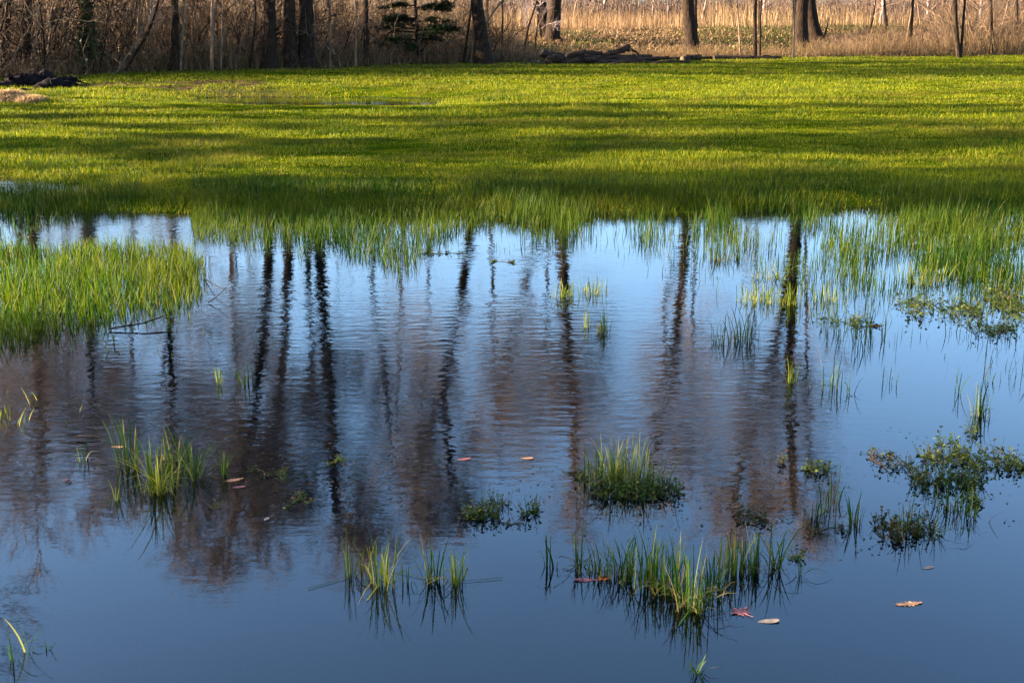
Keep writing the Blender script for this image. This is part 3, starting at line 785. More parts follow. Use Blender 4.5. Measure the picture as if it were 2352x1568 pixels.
build_tree('dark slender tree right of the ivy covered one in the left thicket', D_at(400, 166), [(408, -10), (404, 70), (400, 166)], [(402, 520), (390, 760), (398, 900), (405, 1050), (400, 1180)], 17, crown=BIG, reach=2.6,
           limbs=[dict(refl=[(388, 790), (370, 880), (350, 1000)], w=10)])
build_tree('tall trunk at the left of the dense brushy trunk cluster', D_at(620, 160), [(618, -10), (620, 70), (618, 160)], [(618, 560), (605, 760), (590, 900), (560, 1050), (545, 1180)], 29, crown=BIG)
build_tree('thick vine covered trunk in the middle of the brushy trunk cluster', D_at(664, 158), [(664, -10), (664, 70), (668, 158)], [(662, 560), (652, 760), (638, 920), (630, 1060)], 30, crown=BIG, lo=.5)
build_tree('thickest dark trunk at the right of the brushy trunk cluster', D_at(704, 157), [(702, -10), (702, 70), (704, 157)], [(728, 540), (740, 700), (760, 870), (766, 1020), (770, 1180)], 34, crown=BIG,
           limbs=[dict(refl=[(718, 500), (700, 600), (712, 700), (722, 800), (700, 900)], w=18)])
build_tree('straight dark thin trunk left of the evergreen', D_at(841, 152), [(840, -10), (841, 60), (842, 152)], [(846, 500), (860, 700), (890, 900), (900, 1050)], 12, crown=MED, reach=2.0)
build_tree('curved trunk with a flared foot right of the evergreen', D_at(1112, 149), [(1092, -10), (1097, 30), (1103, 60), (1108, 110), (1114, 149)], [(1082, 520), (1060, 680), (1032, 820), (1012, 900), (1026, 990), (1040, 1100)], 29, crown=BIG, flare=1.1,
           limbs=[dict(refl=[(1020, 880), (990, 960), (960, 1050), (945, 1120)], w=12)])
build_tree('left stem of the forked dark pair near the centre', D_at(1257, 118), [(1240, -10), (1248, 50), (1258, 118)], [(1244, 500), (1205, 650), (1165, 800), (1140, 950)], 23, crown=MED, reach=2.6)
build_tree('right stem of the forked dark pair near the centre', D_at(1268, 120), [(1275, -10), (1272, 50), (1268, 120)], [(1293, 520), (1300, 700), (1312, 860), (1322, 960), (1318, 1130)], 29, crown=BIG)
build_tree('slim distant tree behind the forked dark pair', 52, [(1262, -10), (1262, 70)], [(1256, 700), (1248, 800), (1240, 900), (1236, 1000)], 9, crown=MED, reach=2.6)
build_tree('straight stout trunk standing alone right of the log pile', D_at(1592, 126), [(1577, -10), (1582, 40), (1592, 126)], [(1577, 500), (1568, 620), (1555, 740), (1540, 830), (1520, 930), (1495, 1060)], 28, crown=BIG, reach=2.9,
           limbs=[dict(refl=[(1574, 560), (1545, 620), (1528, 680), (1524, 740), (1535, 820)], w=13), dict(refl=[(1542, 820), (1548, 900), (1552, 1000)], w=10)])
build_tree('left trunk of the stout double pair at right', D_at(1838, 120), [(1843, -10), (1841, 50), (1838, 120)], [(1833, 500), (1824, 660), (1815, 800), (1816, 980), (1822, 1180)], 31, crown=BIG, reach=2.9)
build_tree('right trunk of the stout double pair, leaning left as it rises', D_at(1872, 114), [(1856, -10), (1862, 40), (1873, 114)], [(1828, 520), (1803, 690), (1775, 820), (1745, 920), (1700, 1060), (1680, 1160)], 28, crown=BIG, reach=2.9)

for (X, D, Yb, w_, tx, lab) in [(1597, 50, 90, 8, -10, 'slim distant tree hidden behind the lone stout trunk'), (1850, 47, 95, 9, 10, 'slim distant tree behind the stout double pair'), (1118, 44, 105, 9, 30, 'slim distant tree behind the curved trunk with a flared foot'),
        (1262, 45, 100, 8, 60, 'second slim tree behind the forked dark pair, leaning right'), (930, 42, 115, 9, -20, 'slim tree rising behind the dark sparse evergreen'), (1000, 45, 108, 8, -40, 'slim tree behind the gap right of the evergreen'),
        (520, 37, 150, 9, 30, 'slim tree in the back of the left thicket, right of the middle'), (300, 35, 155, 9, 10, 'slim tree in the back of the left thicket, right of the ivy covered tree'), (140, 34, 158, 10, 20, 'slim tree in the back of the left thicket, left of the ivy covered tree'), (1745, 46, 100, 7, -20, 'slim distant tree behind the two thin trunks')]:
    build_tree(lab, D, [(X, -10), (X, 60), (X, Yb)], [(X + tx * .3, 560), (X + tx * .6, 800), (X + tx, 1000), (X + tx, 1110)], w_, crown=(16, 100, 750, 1300), reach=3.0, lo=.4)
SAP = 'thin bare saplings along the tree line'
def sapling(label, real, wpx, h, bark='twig_warm', crown=(9, 50, 260), name='sapling', reach=1.1, group=SAP, lo=.35, D=None):
    D = D or D_at(*real[-1]); base = PD(real[-1][0], real[-1][1], D)
    pts = [(base[0], D, float(ground_z(base[0], D)) - .05)] + [PD(X, Y, D) for X, Y in reversed(real[:-1])]
    a, b = np.array(pts[-2]), np.array(pts[-1]); d = (b - a) / np.linalg.norm(b - a); d = d * .6 + np.array([0, 0, .4])
    while pts[-1][2] < h: pts.append(tuple(np.array(pts[-1]) + d * .8 + rng.normal(0, .06, 3)))
    pth = smooth(densify(pts, 16), 2); org = pth[0] + np.array([0, 0, .05])
    root = empty(name, org, label, 'sapling', group)
    r0 = wpx / F * D / 2; mb = MB(); tubes(mb, [pth], [r0 * np.linspace(1.1, .25, 16)], 7); mb.build('trunk', M[bark], root, origin=org, smooth=True)
    mb = MB(); k = int(lo * 16); n1, n2, n3 = crown
    P1, R1 = children(pth[None, k:], n1, 0, 1, (30, 65), (reach * .6, reach * 1.3), max(.008, r0 * .35), K=6, up=.12, jit=.15); tubes(mb, P1, R1, 4)
    P2, R2 = children(P1, n2, .15, 1, (25, 60), (.3, .7), .006, K=4, up=.08); tubes(mb, P2, R2, 3)
    P3, R3 = children(P2, n3, .1, 1, (25, 60), (.15, .4), .004, K=3, up=.08); tubes(mb, P3, R3, 3)
    mb.build('crown', M['twig' if bark == 'bark' else 'twig_warm'], root, origin=org)
    return root
for s in [
    ('pale sapling leaning right between the two leftmost dark trunks', [(112, -5), (98, 60), (75, 150)], 8, 5, 'bark_pale'),
    ('pale short stem left of the second dark trunk', [(56, 0), (54, 90), (50, 168)], 8, 4, 'bark_pale'),
    ('pale thin stem right of the leaning pale sapling', [(125, 40), (110, 100), (98, 168)], 6, 3, 'bark_pale'),
    ('slightly bent pale stem left of the ivy covered tree', [(160, -5), (150, 70), (142, 170)], 6, 5, 'bark_pale'),
    ('pale sapling directly left of the slender dark tree', [(425, -5), (420, 60), (414, 166)], 6, 6, 'bark_pale'),
    ('dark sapling leaning right in the middle of the left thicket', [(350, 60), (320, 110), (280, 170)], 7, 3.2, 'bark'),
    ('leaning pale pole crossing low in the left thicket', [(320, 90), (290, 130), (262, 172)], 5, 2.6, 'bark_pale'),
    ('straight sapling midway between the slender dark tree and the trunk cluster', [(487, -5), (487, 80), (487, 165)], 7, 6, 'twig_warm'),
    ('thin sapling right of the midway straight one', [(512, -5), (510, 90), (507, 163)], 4, 5, 'twig_warm'),
    ('crooked dark sapling just left of the trunk cluster', [(590, 20), (582, 90), (572, 162)], 6, 4.5, 'bark'),
    ('thin sapling arching from the right side of the trunk cluster', [(718, -5), (728, 60), (728, 152)], 5, 5, 'twig_warm'),
    ('straight sapling with pale middle between cluster and dark thin trunk', [(758, -5), (758, 80), (757, 156)], 6, 6, 'twig_warm'),
    ('thinner sapling just left of the straight dark thin trunk', [(818, 30), (818, 90), (816, 154)], 5, 4.5, 'twig_warm'),
    ('pale stem in front of the curved trunk', [(1092, 50), (1088, 90), (1082, 148)], 5, 3, 'bark_pale'),
    ('dark thin stem leaning beside the curved trunk on its left', [(1080, 36), (1074, 80), (1064, 148)], 6, 2.6, 'bark'),
    ('arching sapling bending right from the curved trunk foot', [(1165, -5), (1125, 30), (1105, 70), (1099, 148)], 5, 4.6, 'bark_pale'),
    ('small straight sapling between the curved trunk and the forked pair', [(1155, 40), (1153, 80), (1152, 142)], 5, 3.2, 'bark'),
    ('crooked sapling leaning right just left of the forked pair', [(1230, 20), (1214, 52), (1202, 132)], 5, 3.4, 'bark'),
    ('stubby little sapling touching the forked pair at left', [(1233, 70), (1230, 90), (1228, 130)], 4, 1.6, 'bark'),
    ('thicker of the two thin trunks left of the stout double pair', [(1735, -5), (1733, 60), (1735, 138)], 9, 6, 'bark'),
    ('thinner of the two thin trunks left of the stout double pair', [(1748, -5), (1746, 60), (1745, 136)], 5, 5, 'bark'),
    ('very thin stem between the lone stout trunk and the two thin trunks', [(1692, 10), (1698, 60), (1700, 132)], 4, 4, 'twig_warm'),
    ('pale thin trunk touching the stout double pair at left', [(1824, -5), (1823, 60), (1821, 138)], 6, 6, 'bark_pale'),
    ('thin sapling right of the dead snag', [(2030, -5), (2036, 50), (2038, 112)], 5, 4.5, 'bark'),
    ('slightly thicker sapling at right, midway to the dark thin trunk', [(2098, -5), (2094, 50), (2090, 126)], 7, 5, 'bark'),
    ('dark thin trunk with a pale foot near the right edge', [(2192, -5), (2194, 60), (2203, 134)], 11, 6, 'bark_grey'),
    ('thin stem crossing the dark thin trunk near the right edge', [(2216, -5), (2212, 60), (2206, 134)], 6, 5, 'bark'),
    ('upright sapling second from the right edge', [(2276, -5), (2277, 60), (2276, 128)], 8, 5, 'bark'),
    ('upright sapling nearest the right edge', [(2334, -5), (2336, 60), (2338, 122)], 8, 5, 'bark'),
]:
    far_right = s[1][0][0] > 1900
    sapling(*s, crown=(7, 34, 150) if far_right else (10, 60, 330), reach=1.3)
sapling('short dead snag leaning right with a forked top at right', [(2007, 30), (2000, 62), (1984, 112)], 7, 1.5, 'bark', crown=(3, 5, 6), name='dead_snag', reach=.5, group=None)
sapling('small broken stub leaning right at the foot of the stout pair', [(2012 - 1, 200), (0, 0)][:0] or [(1893, 88), (1886, 98), (1876, 114)], 6, .9, 'bark', crown=(2, 3, 4), name='dead_snag', reach=.3, group=None)
for i in range(26):      # nothing tells these apart
    X = rng.uniform(-30, 1050) if i < 10 else rng.uniform(-40, 350) if i < 22 else rng.uniform(1900, 2380)
    D = float(line_y(PD(X, 100, 32)[0])) + rng.uniform(1.0, 6)
    Yb = proj(PD(X, 100, D)[0], D, .2)[1]
    s_ = rng.normal(0, 22)
    lab = 'one of the thin bare saplings deep in the brown thicket at left' if i < 22 else 'one of the thin bare saplings set back in the brush at right'
    sapling(lab, [(X + s_, -5), (X + s_ * .4, 70), (X, Yb)], rng.uniform(3, 6), rng.uniform(6, 9) if i < 22 else 4, 'twig_warm' if i % 3 else 'bark_pale', crown=(12, 80, 420) if i < 22 else (8, 40, 160), reach=1.5,
            group='saplings deep in the left thicket' if i < 22 else 'saplings set back at right', D=D)

# the wood goes on outside the frame at the left, towards the low sun; its shadows lie across the field
OFF = 'bare trees of the wood left of the photo'
for i, (x, y, h, lx, wpx, rch) in enumerate([(-12.0, 21.6, 15, .4, 30, 3.4), (-22, 18.4, 14, .3, 34, 3), (-30, 17.0, 15, .6, 36, 3.2), (-26, 15.2, 14, .2, 34, 3.2), (-33, 12.5, 15, .2, 40, 3.4), (-24, 10.8, 12, .1, 30, 3.0), (-17, 4.9, 12, .1, 30, 3.0), (-20, 3.2, 12, .1, 30, 3.0)]):
    D = y; X0, Y0 = proj(x, y, .2)
    pth_r = [PD(X0, Y0, D)]
    X1, Y1 = proj(x + lx, y, -h * .5); X2, Y2 = proj(x + 1.6 * lx, y, -h)
    build_tree('bare tree standing in the wood beyond the left edge', D, [(X0 + 2, Y0 - 60), (X0, Y0)], [(X1, Y1), (X2, Y2)], wpx, crown=(24, 150, 1300, 1500), reach=rch, group=OFF, lo=.3)

# ------------------------------------------------------------------ evergreen
def evergreen(X, Yb, wpx, h, label, boughs, D=None, n=11000, name='cedar_tree', spread=1.0):
    D = D or D_at(X, Yb); b = PD(X, Yb, D); z0 = float(ground_z(b[0], D)); org = np.array([b[0], D, z0])
    root = empty(name, org, label, 'evergreen tree', None)
    pth = np.array([[math.sin(k * .9) * .04, math.cos(k) * .03, k * h / 9] for k in range(10)]); pth[0, 2] = -.1
    mb = MB(); tubes(mb, [pth], [wpx / F * D / 2 * np.linspace(1.2, .15, 10)], 9); mb.build('trunk', M['bark'], root, smooth=True)
    bp = []
    for (z, az, ln, drp) in boughs:
        st = np.array([0, 0, z]); d = np.array([math.cos(az), math.sin(az), .10])
        bp.append([st + d * ln * t + np.array([0, 0, -drp * t * t]) for t in np.linspace(0, 1, 7)])
    bp = np.array(bp); mb = MB(); tubes(mb, bp, np.tile(np.linspace(.022, .006, 7), (len(bp), 1)), 5)
    P2, R2 = children(bp, len(bp) * 14, .2, 1, (30, 60), (.25 * spread, .6 * spread), .006, K=4, up=-.02, jit=.05); P2[:, :, 2] = P2[:, :1, 2] + (P2[:, :, 2] - P2[:, :1, 2]) * .35; tubes(mb, P2, R2, 3)
    mb.build('branches', M['bark'], root)
    P3, R3 = children(P2, n, .1, 1, (20, 60), (.06, .17), .0, K=3, up=0.02)
    c = P3.reshape(-1, 3); k = rng.random(len(c)) < .8
    mb = MB(); blades(mb, P3[:, 0], np.linalg.norm(P3[:, 2] - P3[:, 0], axis=1) * 1.1, rng.uniform(.015, .03, n), rng.uniform(.8, 2.6, n), segs=2)
    blades(mb, P3[:, 1], np.full(n, .10), rng.uniform(.015, .028, n), rng.uniform(.8, 2.6, n), segs=2)
    mb.build('foliage', M['needles'], root)
    return root
bs = []
for z, l0, l1 in ((.55, .8, 1.0), (.85, .9, 1.1), (1.1, .7, 1.0), (1.45, .6, .9), (1.75, .5, 1.0), (2.1, .7, .9), (2.6, .5, .8), (3.1, .4, .7), (3.6, .3, .5), (4.0, .2, .4)):
    for k in range(6):
        bs.append((z + rng.normal(0, .06), rng.choice([0, math.pi]) + rng.normal(0, .75), rng.uniform(l0, l1), rng.uniform(0, .18)))
evergreen(956, 148, 7, 4.6, 'dark sparse evergreen with level boughs among the bare trees', bs)
for (x, y, h, l) in ((-20, 10.3, 9, 1.2), (-24, 11.6, 10, 1.1), (-25, 13.6, 12, 1.7), (-22, 15.0, 11, 1.5), (-28, 17.8, 9, .8), (-24, 19.5, 10, .55), (-30, 16.4, 11, .6), (-32, 14.4, 13, 1.8), (-18, 14.3, 9, 1.2), (-17, 11.0, 8, 1.0), (-19, 5.6, 7, .8), (-17, 3.6, 6, .9)):  # unseen dense evergreens, added to throw shadow bands over field and near tufts
    bb = [(z, rng.uniform(0, 6.28), l * (1 - z / h * .85) * rng.uniform(.7, 1), rng.uniform(0, .3)) for z in np.linspace(.5, h - .6, 60)]
    X0, Y0 = proj(x, y, .1)
    e = evergreen(X0, Y0, 26, h, 'dense evergreen added beyond the left edge to cast shade', bb, D=y, n=16000, spread=1.5)
    e['group'] = 'unseen evergreens added at the left to cast shade'

# ------------------------------------------------------------------ brush, reeds and far woods (stuff)
def brush(name, label, n, xr, off, hfn, rad_, material, tw=3, segs=4, cat='brush', lean=.25, zfun=ground_z, wild=.02):
    x = rng.uniform(xr[0], xr[1], n); y = line_y(x) + rng.uniform(off[0], off[1], n) ** 1.0
    k = np.abs(x) < y * .47 + 1; x, y = x[k], y[k]; n = len(x)
    z = zfun(x, y); X, Y = proj(x, y, z)
    h = hfn(X, x, y, n)
    k = h > .05; x, y, z, h = x[k], y[k], z[k], h[k]; n = len(x)
    az = rng.uniform(0, 6.28, n); ln = np.abs(rng.normal(0, lean, n)) * h
    t = np.linspace(0, 1, segs)[None, :]
    px = x[:, None] + np.cos(az)[:, None] * ln[:, None] * t ** 1.6; py = y[:, None] + np.sin(az)[:, None] * ln[:, None] * t ** 1.6; pz = z[:, None] - .03 + h[:, None] * t * (1 - .15 * ln[:, None] / h[:, None] * t)
    pth = np.stack([px, py, pz], -1); pth[:, 1:] += rng.normal(0, wild, pth[:, 1:].shape) * np.minimum(h, 1.5)[:, None, None]
    mb = MB(); tubes(mb, pth, rad_ * rng.uniform(.6, 1.4, n)[:, None] * np.linspace(1, .35, segs)[None], 3)
    if tw:
        a, b = children(pth, n * tw, .1, 1, (30, 80), (.15, .6), rad_ * .5, K=4, up=.05, jit=.25)
        L_ = np.repeat(1, len(a)); tubes(mb, a, b, 3)
    return tag(mb.build(name, M[material]), label, cat, kind='stuff')
def h_left(X, x, y, n):
    top = np.interp(X, [-100, 300, 560, 760, 900, 1040, 1120, 1180], [4.6, 4.2, 3.2, 2.2, 1.6, 1.3, .7, 0])
    return top * rng.beta(1.6, 2.2, n) * (1 + .3 * snoise(x, y, .9)) + .2 * (top > 0)
brush('thicket_brush', 'dense brown thicket of bare stems under the trees at left', 2900, (-17, 1), (.1, 7.5), h_left, .010, 'thicket', tw=8, lean=.6, segs=6, wild=.09)
def h_low(X, x, y, n):
    top = np.interp(X, [-100, 600, 1150, 1230, 1700, 1820, 1900, 2050, 2150, 2400], [.45, .6, .55, .30, .28, .35, .45, .6, .7, .75])
    return top * rng.uniform(.3, 1.25, n) * (1 + .5 * snoise(x, y, 2.2))
brush('dry_weeds', 'strip of low dry tan weeds where the lawn meets the tree line', 9000, (-17, 20), (-.1, 1.6), h_low, .006, 'reed', tw=1, lean=.45)
def h_right(X, x, y, n):
    top = np.interp(X, [1850, 1950, 2100, 2200, 2400], [0, .6, 1.6, 2.4, 2.6])
    return top * rng.beta(1.6, 2.0, n) * (1 + .4 * snoise(x, y, 1.4))
brush('right_brush', 'shaded brown brush and brambles below the saplings at right', 2900, (6, 22), (.3, 7), h_right, .007, 'thicket', tw=9, lean=.5, segs=6, wild=.07)
def h_reed(X, x, y, n):
    return (.70 + .45 * snoise(x, y, .8)) * rng.uniform(.35, 1.35, n) * (1 + .3 * (X < 1100))
x = rng.uniform(-30, 36, 40000); y = line_y(x) + rng.uniform(12, 32, 40000); k = (np.abs(x) < y * .46) & (rng.random(40000) < np.interp(x / y, [-.3, -.02, .24, .29], [.05, 1, 1, .35])) & (rng.random(40000) < .6 + .45 * snoise(x, y, 1.3)); x, y = x[k], y[k]; z = ground_z(x, y)
mb = MB(); hh = h_reed(proj(x, y, z)[0], x, y, len(x)); blades(mb, np.stack([x, y, z], 1), hh, rng.uniform(.010, .024, len(x)), np.abs(rng.normal(0, .28, len(x))), segs=3)
tag(mb.build('dry_reeds', M['reed']), 'sunlit belt of tall tan dry grass beyond the tree line', 'reeds', kind='stuff')
def h_far(X, x, y, n):
    return np.interp(X, [-100, 1100, 1250, 1500, 1850, 2000, 2400], [5.0, 3.8, 3.2, 2.5, 2.9, 4.0, 5.0]) * rng.beta(2.2, 2.6, n) * (1.25 + .5 * snoise(x, y, .35))
brush('far_brush', 'hazy pinkish brown belt of distant bare brush behind the dry grass', 11000, (-50, 60), (26, 50), h_far, .022, 'far', tw=7, cat='brush', segs=5, wild=.05)
def tangle(name, label, n, xr, off, hfn, rad_, material, tw):
    x = rng.uniform(xr[0], xr[1], n); y = line_y(x) + rng.uniform(off[0], off[1], n); z = ground_z(x, y)
    h = hfn(proj(x, y, z)[0], x, y, n); k = h > .3; x, y, z, h = x[k], y[k], z[k], h[k]; n = len(x)
    st = np.stack([x, y, z - .05], 1); d = np.stack([rng.normal(0, .55, n), rng.normal(0, .4, n), np.ones(n)], 1)
    pts = [st]; cur = st
    for i in range(6):
        d = d + rng.normal(0, .22, (n, 3)); cur = cur + d / np.linalg.norm(d, axis=1, keepdims=True) * (h / 6)[:, None]; pts.append(cur)
    pth = np.stack(pts, 1); mb = MB(); tubes(mb, pth, rad_ * rng.uniform(.5, 1.5, n)[:, None] * np.linspace(1, .3, 7)[None], 4)
    a, b = children(pth, n * tw, .1, 1, (30, 85), (.6, 1.8), rad_ * .4, K=6, up=.02, jit=.22); tubes(mb, a, b, 3)
    a, b = children(a, n * tw * 4, .1, 1, (25, 70), (.2, .7), rad_ * .22, K=4, up=.05, jit=.2); tubes(mb, a, b, 3)
    return tag(mb.build(name, M[material]), label, 'brush', kind='stuff')
tangle('pale_tangle', 'pale sunlit crossing stems tangled through the thicket at left', 260, (-16, 1.5), (.2, 5), lambda X, x, y, n: np.interp(X, [-100, 560, 900, 1150, 1200], [4.5, 3.6, 2.2, 1.2, 0]) * rng.uniform(.4, 1.2, n), .016, 'bark_pale', 7)
tangle('tangled_branches', 'dark crossing branches tangled through the thicket at left', 420, (-16, 1.5), (.4, 7), lambda X, x, y, n: np.interp(X, [-100, 560, 900, 1150, 1200], [4.5, 3.6, 2.2, 1.2, 0]) * rng.uniform(.4, 1.2, n), .019, 'bark', 8)
tangle('bare_brambles', 'brown brambles tangled below the saplings at right', 110, (6, 20), (.5, 8), lambda X, x, y, n: np.interp(X, [1850, 2100, 2400], [0, 1.3, 1.8]) * rng.uniform(.4, 1.2, n), .012, 'bark', 8)
DS = 'hazy bare trees far behind the dry grass'
proto = None
for i in range(26):
    X = 1090 + i * 50 + rng.normal(0, 22) if i < 24 else rng.uniform(700, 1050); D = rng.uniform(62, 84); b = PD(X, 70, D); zb = float(ground_z(b[0], D)); Yb = proj(b[0], D, zb)[1]
    if i < 4:
        proto = sapling('one of the hazy bare trees far behind the belt of dry grass', [(X + rng.normal(0, 10), Yb - 50), (X, Yb)], 5, 4.2, 'twig', crown=(26, 180, 900), reach=1.9, lo=.15, D=D, name='distant_tree', group=DS); protos = (globals().get('protos') or []) + [proto]
    else:
        src = protos[i % 4]; r = src.copy(); COL.objects.link(r); r.location = (b[0], D, zb)
        sc = rng.uniform(.75, 1.3) * float(np.interp(X, [1100, 1300, 1500, 1850, 2100, 2400], [1.2, .8, .65, .65, .85, 1.1])); r.scale = (sc * 1.3, sc, sc); r.rotation_euler = (0, 0, rng.uniform(0, 6.28))
        for ch in src.children: c = ch.copy(); COL.objects.link(c); c.parent = r
# leaf litter and short grass on the bank behind the tree line
n = 60000; x = rng.uniform(-14, 24, n); y = line_y(x) + rng.uniform(-.3, 15, n); k = np.abs(x) < y * .46; x, y = x[k], y[k]; z = ground_z(x, y)
k = rng.random(len(x)) < .6
mb = MB(); leaflets(mb, np.stack([x, y, z + .02], 1)[k], rng.uniform(.03, .07, k.sum()), .8, n=5)
tag(mb.build('leaf_litter', M['litter']), 'brown fallen leaves covering the ground behind the tree line', 'leaf litter', kind='stuff')
g = ~k & (snoise(x, y, .9) > -.25) & (x > 0)
n = 26000; x2 = rng.uniform(-2, 24, n); y2 = line_y(x2) + rng.uniform(1.5, 13.5, n); kk = (snoise(x2, y2, .9) > .1 - .7 * (x2 > 9)) & (rng.random(n) < .6); x2, y2 = x2[kk], y2[kk]; z2 = ground_z(x2, y2)
mb = MB(); blades(mb, np.stack([x2, y2, z2], 1), rng.uniform(.08, .2, len(x2)), rng.uniform(.015, .03, len(x2)), rng.uniform(.1, .9, len(x2)), segs=1)
n = 30000; x3 = rng.uniform(-2, 24, n); y3 = line_y(x3) + rng.uniform(1.5, 13.5, n); k3 = rng.random(n) < .75 - .4 * (x3 > 9); x3, y3 = x3[k3], y3[k3]
m3 = MB(); blades(m3, np.stack([x3, y3, ground_z(x3, y3)], 1), rng.uniform(.06, .2, len(x3)), rng.uniform(.012, .025, len(x3)), rng.uniform(.4, 1.6, len(x3)), segs=2)
tag(m3.build('bank_straw', M['reed']), 'golden brown dead grass on the bank behind the trees', 'dry grass', kind='stuff')
tag(mb.build('bank_grass', M['marsh']), 'olive green grass patches on the bank behind the trees', 'grass', kind='stuff')

# ------------------------------------------------------------------ logs and debris
def log(pts, r, label, material='log', name='fallen_log', cut=None, group='fallen logs at the foot of the trees', knots=3, D=None, cutmat='cut'):
    P3 = []
    for X, Y in pts:
        P3.append(PD(X, Y, D))
    pth = densify(P3, 18); pth[:, 1] += np.linspace(0, .35, 18); org = pth.mean(0); org[2] = float(ground_z(org[0], org[1]))
    rr = np.interp(np.linspace(0, 1, 18), np.linspace(0, 1, len(r)), r) * (1 + rng.normal(0, .09, 18))
    root = empty(name, org, label, 'log', group)
    mb = MB(); tubes(mb, [pth], [rr], 12, caps=True)
    mb.v[0] += rng.normal(0, .13 if material != 'char' else .2, mb.v[0].shape) * rr.mean()
    if material == 'char':
        q0 = pth[rng.integers(0, 18, 14)] + rng.normal(0, .1, (14, 3)); dd = rng.normal(0, 1, (14, 3)) * [1, .5, .45]
        tubes(mb, q0[:, None] + dd[:, None] * np.linspace(-.35, .35, 4)[None, :, None] * rng.uniform(.3, .7, 14)[:, None, None] / (.6 + np.linalg.norm(dd, axis=1))[:, None, None], np.full((14, 4), .012), 5, caps=True)
    for i in range(knots):
        k = rng.integers(3, 15); a = rng.uniform(.3, 2.8); d = np.array([rng.normal(0, .6), -math.cos(a) * .5, abs(math.sin(a))])
        q = pth[k] + np.outer(np.linspace(0, 1, 4), d * rng.uniform(.8, 1.7) * rr.mean()); tubes(mb, [q], [np.linspace(.45, .28, 4) * rr.mean()], 6, caps=True)
    mb.build('log_body', M[material], root, origin=org, smooth=False)
    if cut is not None:
        e, o_, sgn = (pth[0], pth[1], 0) if cut == 0 else (pth[-1], pth[-2], 1)
        d = (e - o_) / np.linalg.norm(e - o_); mb = MB(); re = rr[0 if cut == 0 else -1] * .96
        tubes(mb, [[e, e + d * .012, e + d * .02]], [[re, re, re * .9]], 14, caps=True); mb.build('cut_end', M[cutmat], root, origin=org)
    return root
DL = D_at(1380, 148)
log([(1262, 128), (1330, 133), (1400, 136), (1500, 132)], [0.117, 0.125, 0.094, 0.055], 'longest dark log lying across the middle of the log pile', D=DL + .5)
log([(1245, 120), (1262, 130), (1300, 141), (1345, 146)], [0.125, 0.117, 0.078, 0.062], 'rough pale stump end at the left of the log pile', D=DL + .2, cut=0)
log([(1340, 140), (1400, 146), (1450, 140), (1540, 134)], [0.094, 0.101, 0.062, 0.039], 'front log of the log pile, with peeling bark', D=DL)
log([(1385, 128), (1415, 121), (1447, 111)], [0.062, 0.078, 0.101], 'short log propped up with its dark round end in the air', D=DL + .6, cut=1, cutmat='hollow', knots=1)
log([(1450, 114), (1462, 120), (1472, 130)], [0.039, 0.031, 0.023], 'broken branch slanting down right of the propped log', D=DL + .6, knots=0)
log([(1430, 148), (1480, 143), (1520, 146)], [0.039, 0.035, 0.023], 'thin branch lying lowest at the front of the log pile', D=DL - .3, knots=1)
log([(1640, 133), (1690, 134), (1732, 135), (1800, 137)], [0.086, 0.078, 0.078, 0.070], 'long low dark log lying right of the lone stout trunk', D=D_at(1680, 140) + .3)
log([(1568, 138), (1590, 135), (1612, 133)], [0.094, 0.086, 0.086], 'short cut log with a pale round end by the lone stout trunk', D=D_at(1590, 143), cut=0, knots=1)
log([(1500, 134), (1560, 136), (1640, 134)], [0.047, 0.047, 0.039], 'slim grey log joining the log pile to the lone stout trunk', D=D_at(1590, 143) + .4, material='bark_grey', knots=2)
for pts, r, lab in [([(1290, 146), (1330, 138), (1372, 140)], [.05, .05, .03], 'broken brown branch leaning on the left front of the log pile'), ([(1400, 150), (1440, 141), (1478, 150)], [.04, .05, .03], 'bent grey branch at the front middle of the log pile'),
                   ([(1300, 128), (1345, 121), (1385, 124)], [.05, .06, .04], 'rough branch on top of the left half of the log pile'), ([(1500, 146), (1545, 141), (1590, 145)], [.035, .04, .025], 'thin branch lying right of the log pile in the weeds'),
                   ([(1256, 142), (1275, 134), (1296, 144)], [.09, .10, .07], 'lumpy piece of rotten wood at the left foot of the log pile')]:
    log(pts, r, lab, D=DL - .5, name='broken_branch', knots=3)
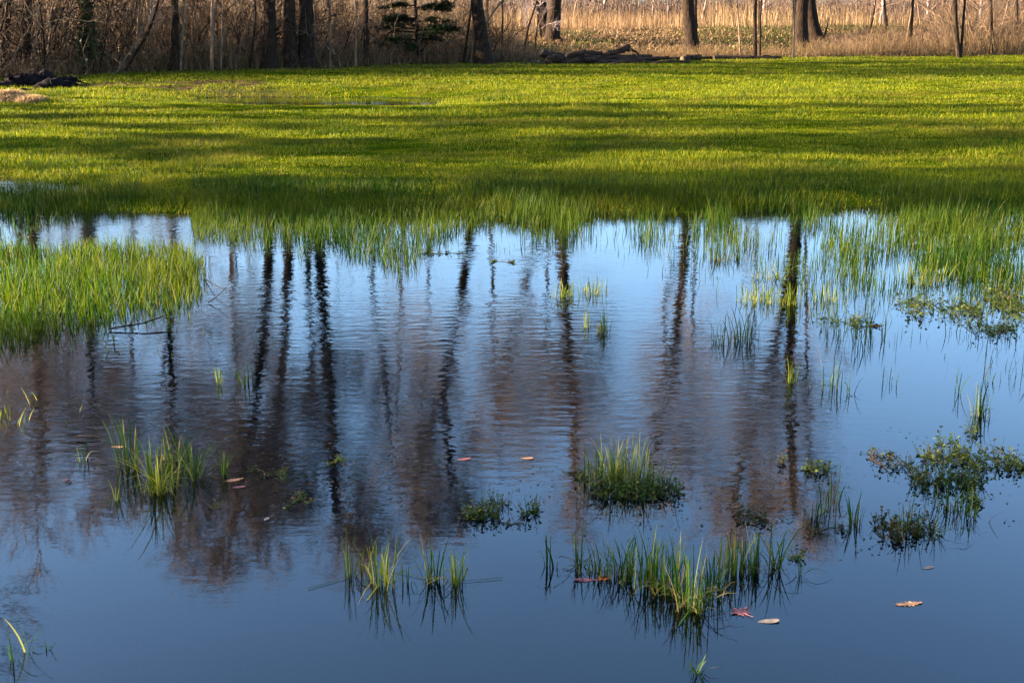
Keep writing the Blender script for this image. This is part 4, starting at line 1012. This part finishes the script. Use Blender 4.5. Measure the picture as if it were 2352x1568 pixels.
# black debris at the left
DB = D_at(90, 205)
GB = 'blackened wood heap at the left edge'
log([(10, 196), (55, 190), (100, 184), (112, 198)], [.10, .16, .17, .08], 'thickest glossy black log hump of the blackened heap', 'char', D=DB + .4, group=GB, knots=0)
log([(80, 206), (110, 196), (150, 198), (180, 208)], [.07, .12, .10, .04], 'black log lying at the right end of the blackened heap', 'char', D=DB, group=GB, knots=0)
log([(-20, 203), (20, 200), (60, 204)], [.12, .11, .07], 'black log at the left end of the blackened heap', 'char', D=DB + .2, group=GB, knots=0)
log([(116, 188), (140, 184), (162, 186)], [.04, .06, .04], 'small black branch behind the right end of the blackened heap', 'char', D=DB + .9, group=GB, knots=0)
log([(20, 172), (18, 186), (20, 204)], [.04, .06, .09], 'short black stump standing up from the blackened heap', 'char', name='tree_stump', D=DB + .3, group=GB, knots=0)
log([(30, 220), (46, 208), (60, 216)], [.04, .04, .03], 'brown arched root in front of the blackened heap', 'bark_grey', name='root', D=DB - .8, group=GB, knots=0)
# pale straw heaps
def straw_heap(X, Y, wx, hz, n, label):
    p = np.array(P(X, Y, .1)); d = p[1]; s = wx / F * d / 2
    a = rng.uniform(0, 6.28, n); r = np.sqrt(rng.random(n)); x = np.cos(a) * r * s; y = np.sin(a) * r * s * 1.3
    zz = ground_z(p[0] + x, p[1] + y) + hz * (1 - r ** 2) * (.7 + .3 * snoise(x * 6, y * 6, 1))
    zz = zz - float(ground_z(p[0], p[1])); mb = MB()
    blades(mb, np.stack([x, y, zz], 1), rng.uniform(.05, .13, n), rng.uniform(.008, .016, n), rng.uniform(.8, 2.4, n), segs=2)
    g = np.linspace(-1, 1, 15); gx, gy = np.meshgrid(g, g); rr = np.clip(np.sqrt(gx ** 2 + gy ** 2), 0, 1.2)
    gz = hz * np.clip(1 - rr ** 2, -.3, 1) - .02; q = (np.arange(14)[:, None] * 15 + np.arange(14)[None]).ravel()
    mb.add(np.stack([gx * s, gy * s * 1.3, gz], -1), np.stack([q, q + 1, q + 16, q + 15], 1), np.full(225, .3))
    o = mb.build('straw_heap', M['straw']); o.location = (p[0], p[1], float(ground_z(p[0], p[1])))
    tag(o, label, 'straw heap', 'pale straw heaps at the left edge')
straw_heap(15, 236, 90, .16, 1500, 'pale sunlit straw heap cut by the left edge')
straw_heap(68, 240, 60, .10, 800, 'lower tan straw heap just right of the pale one')
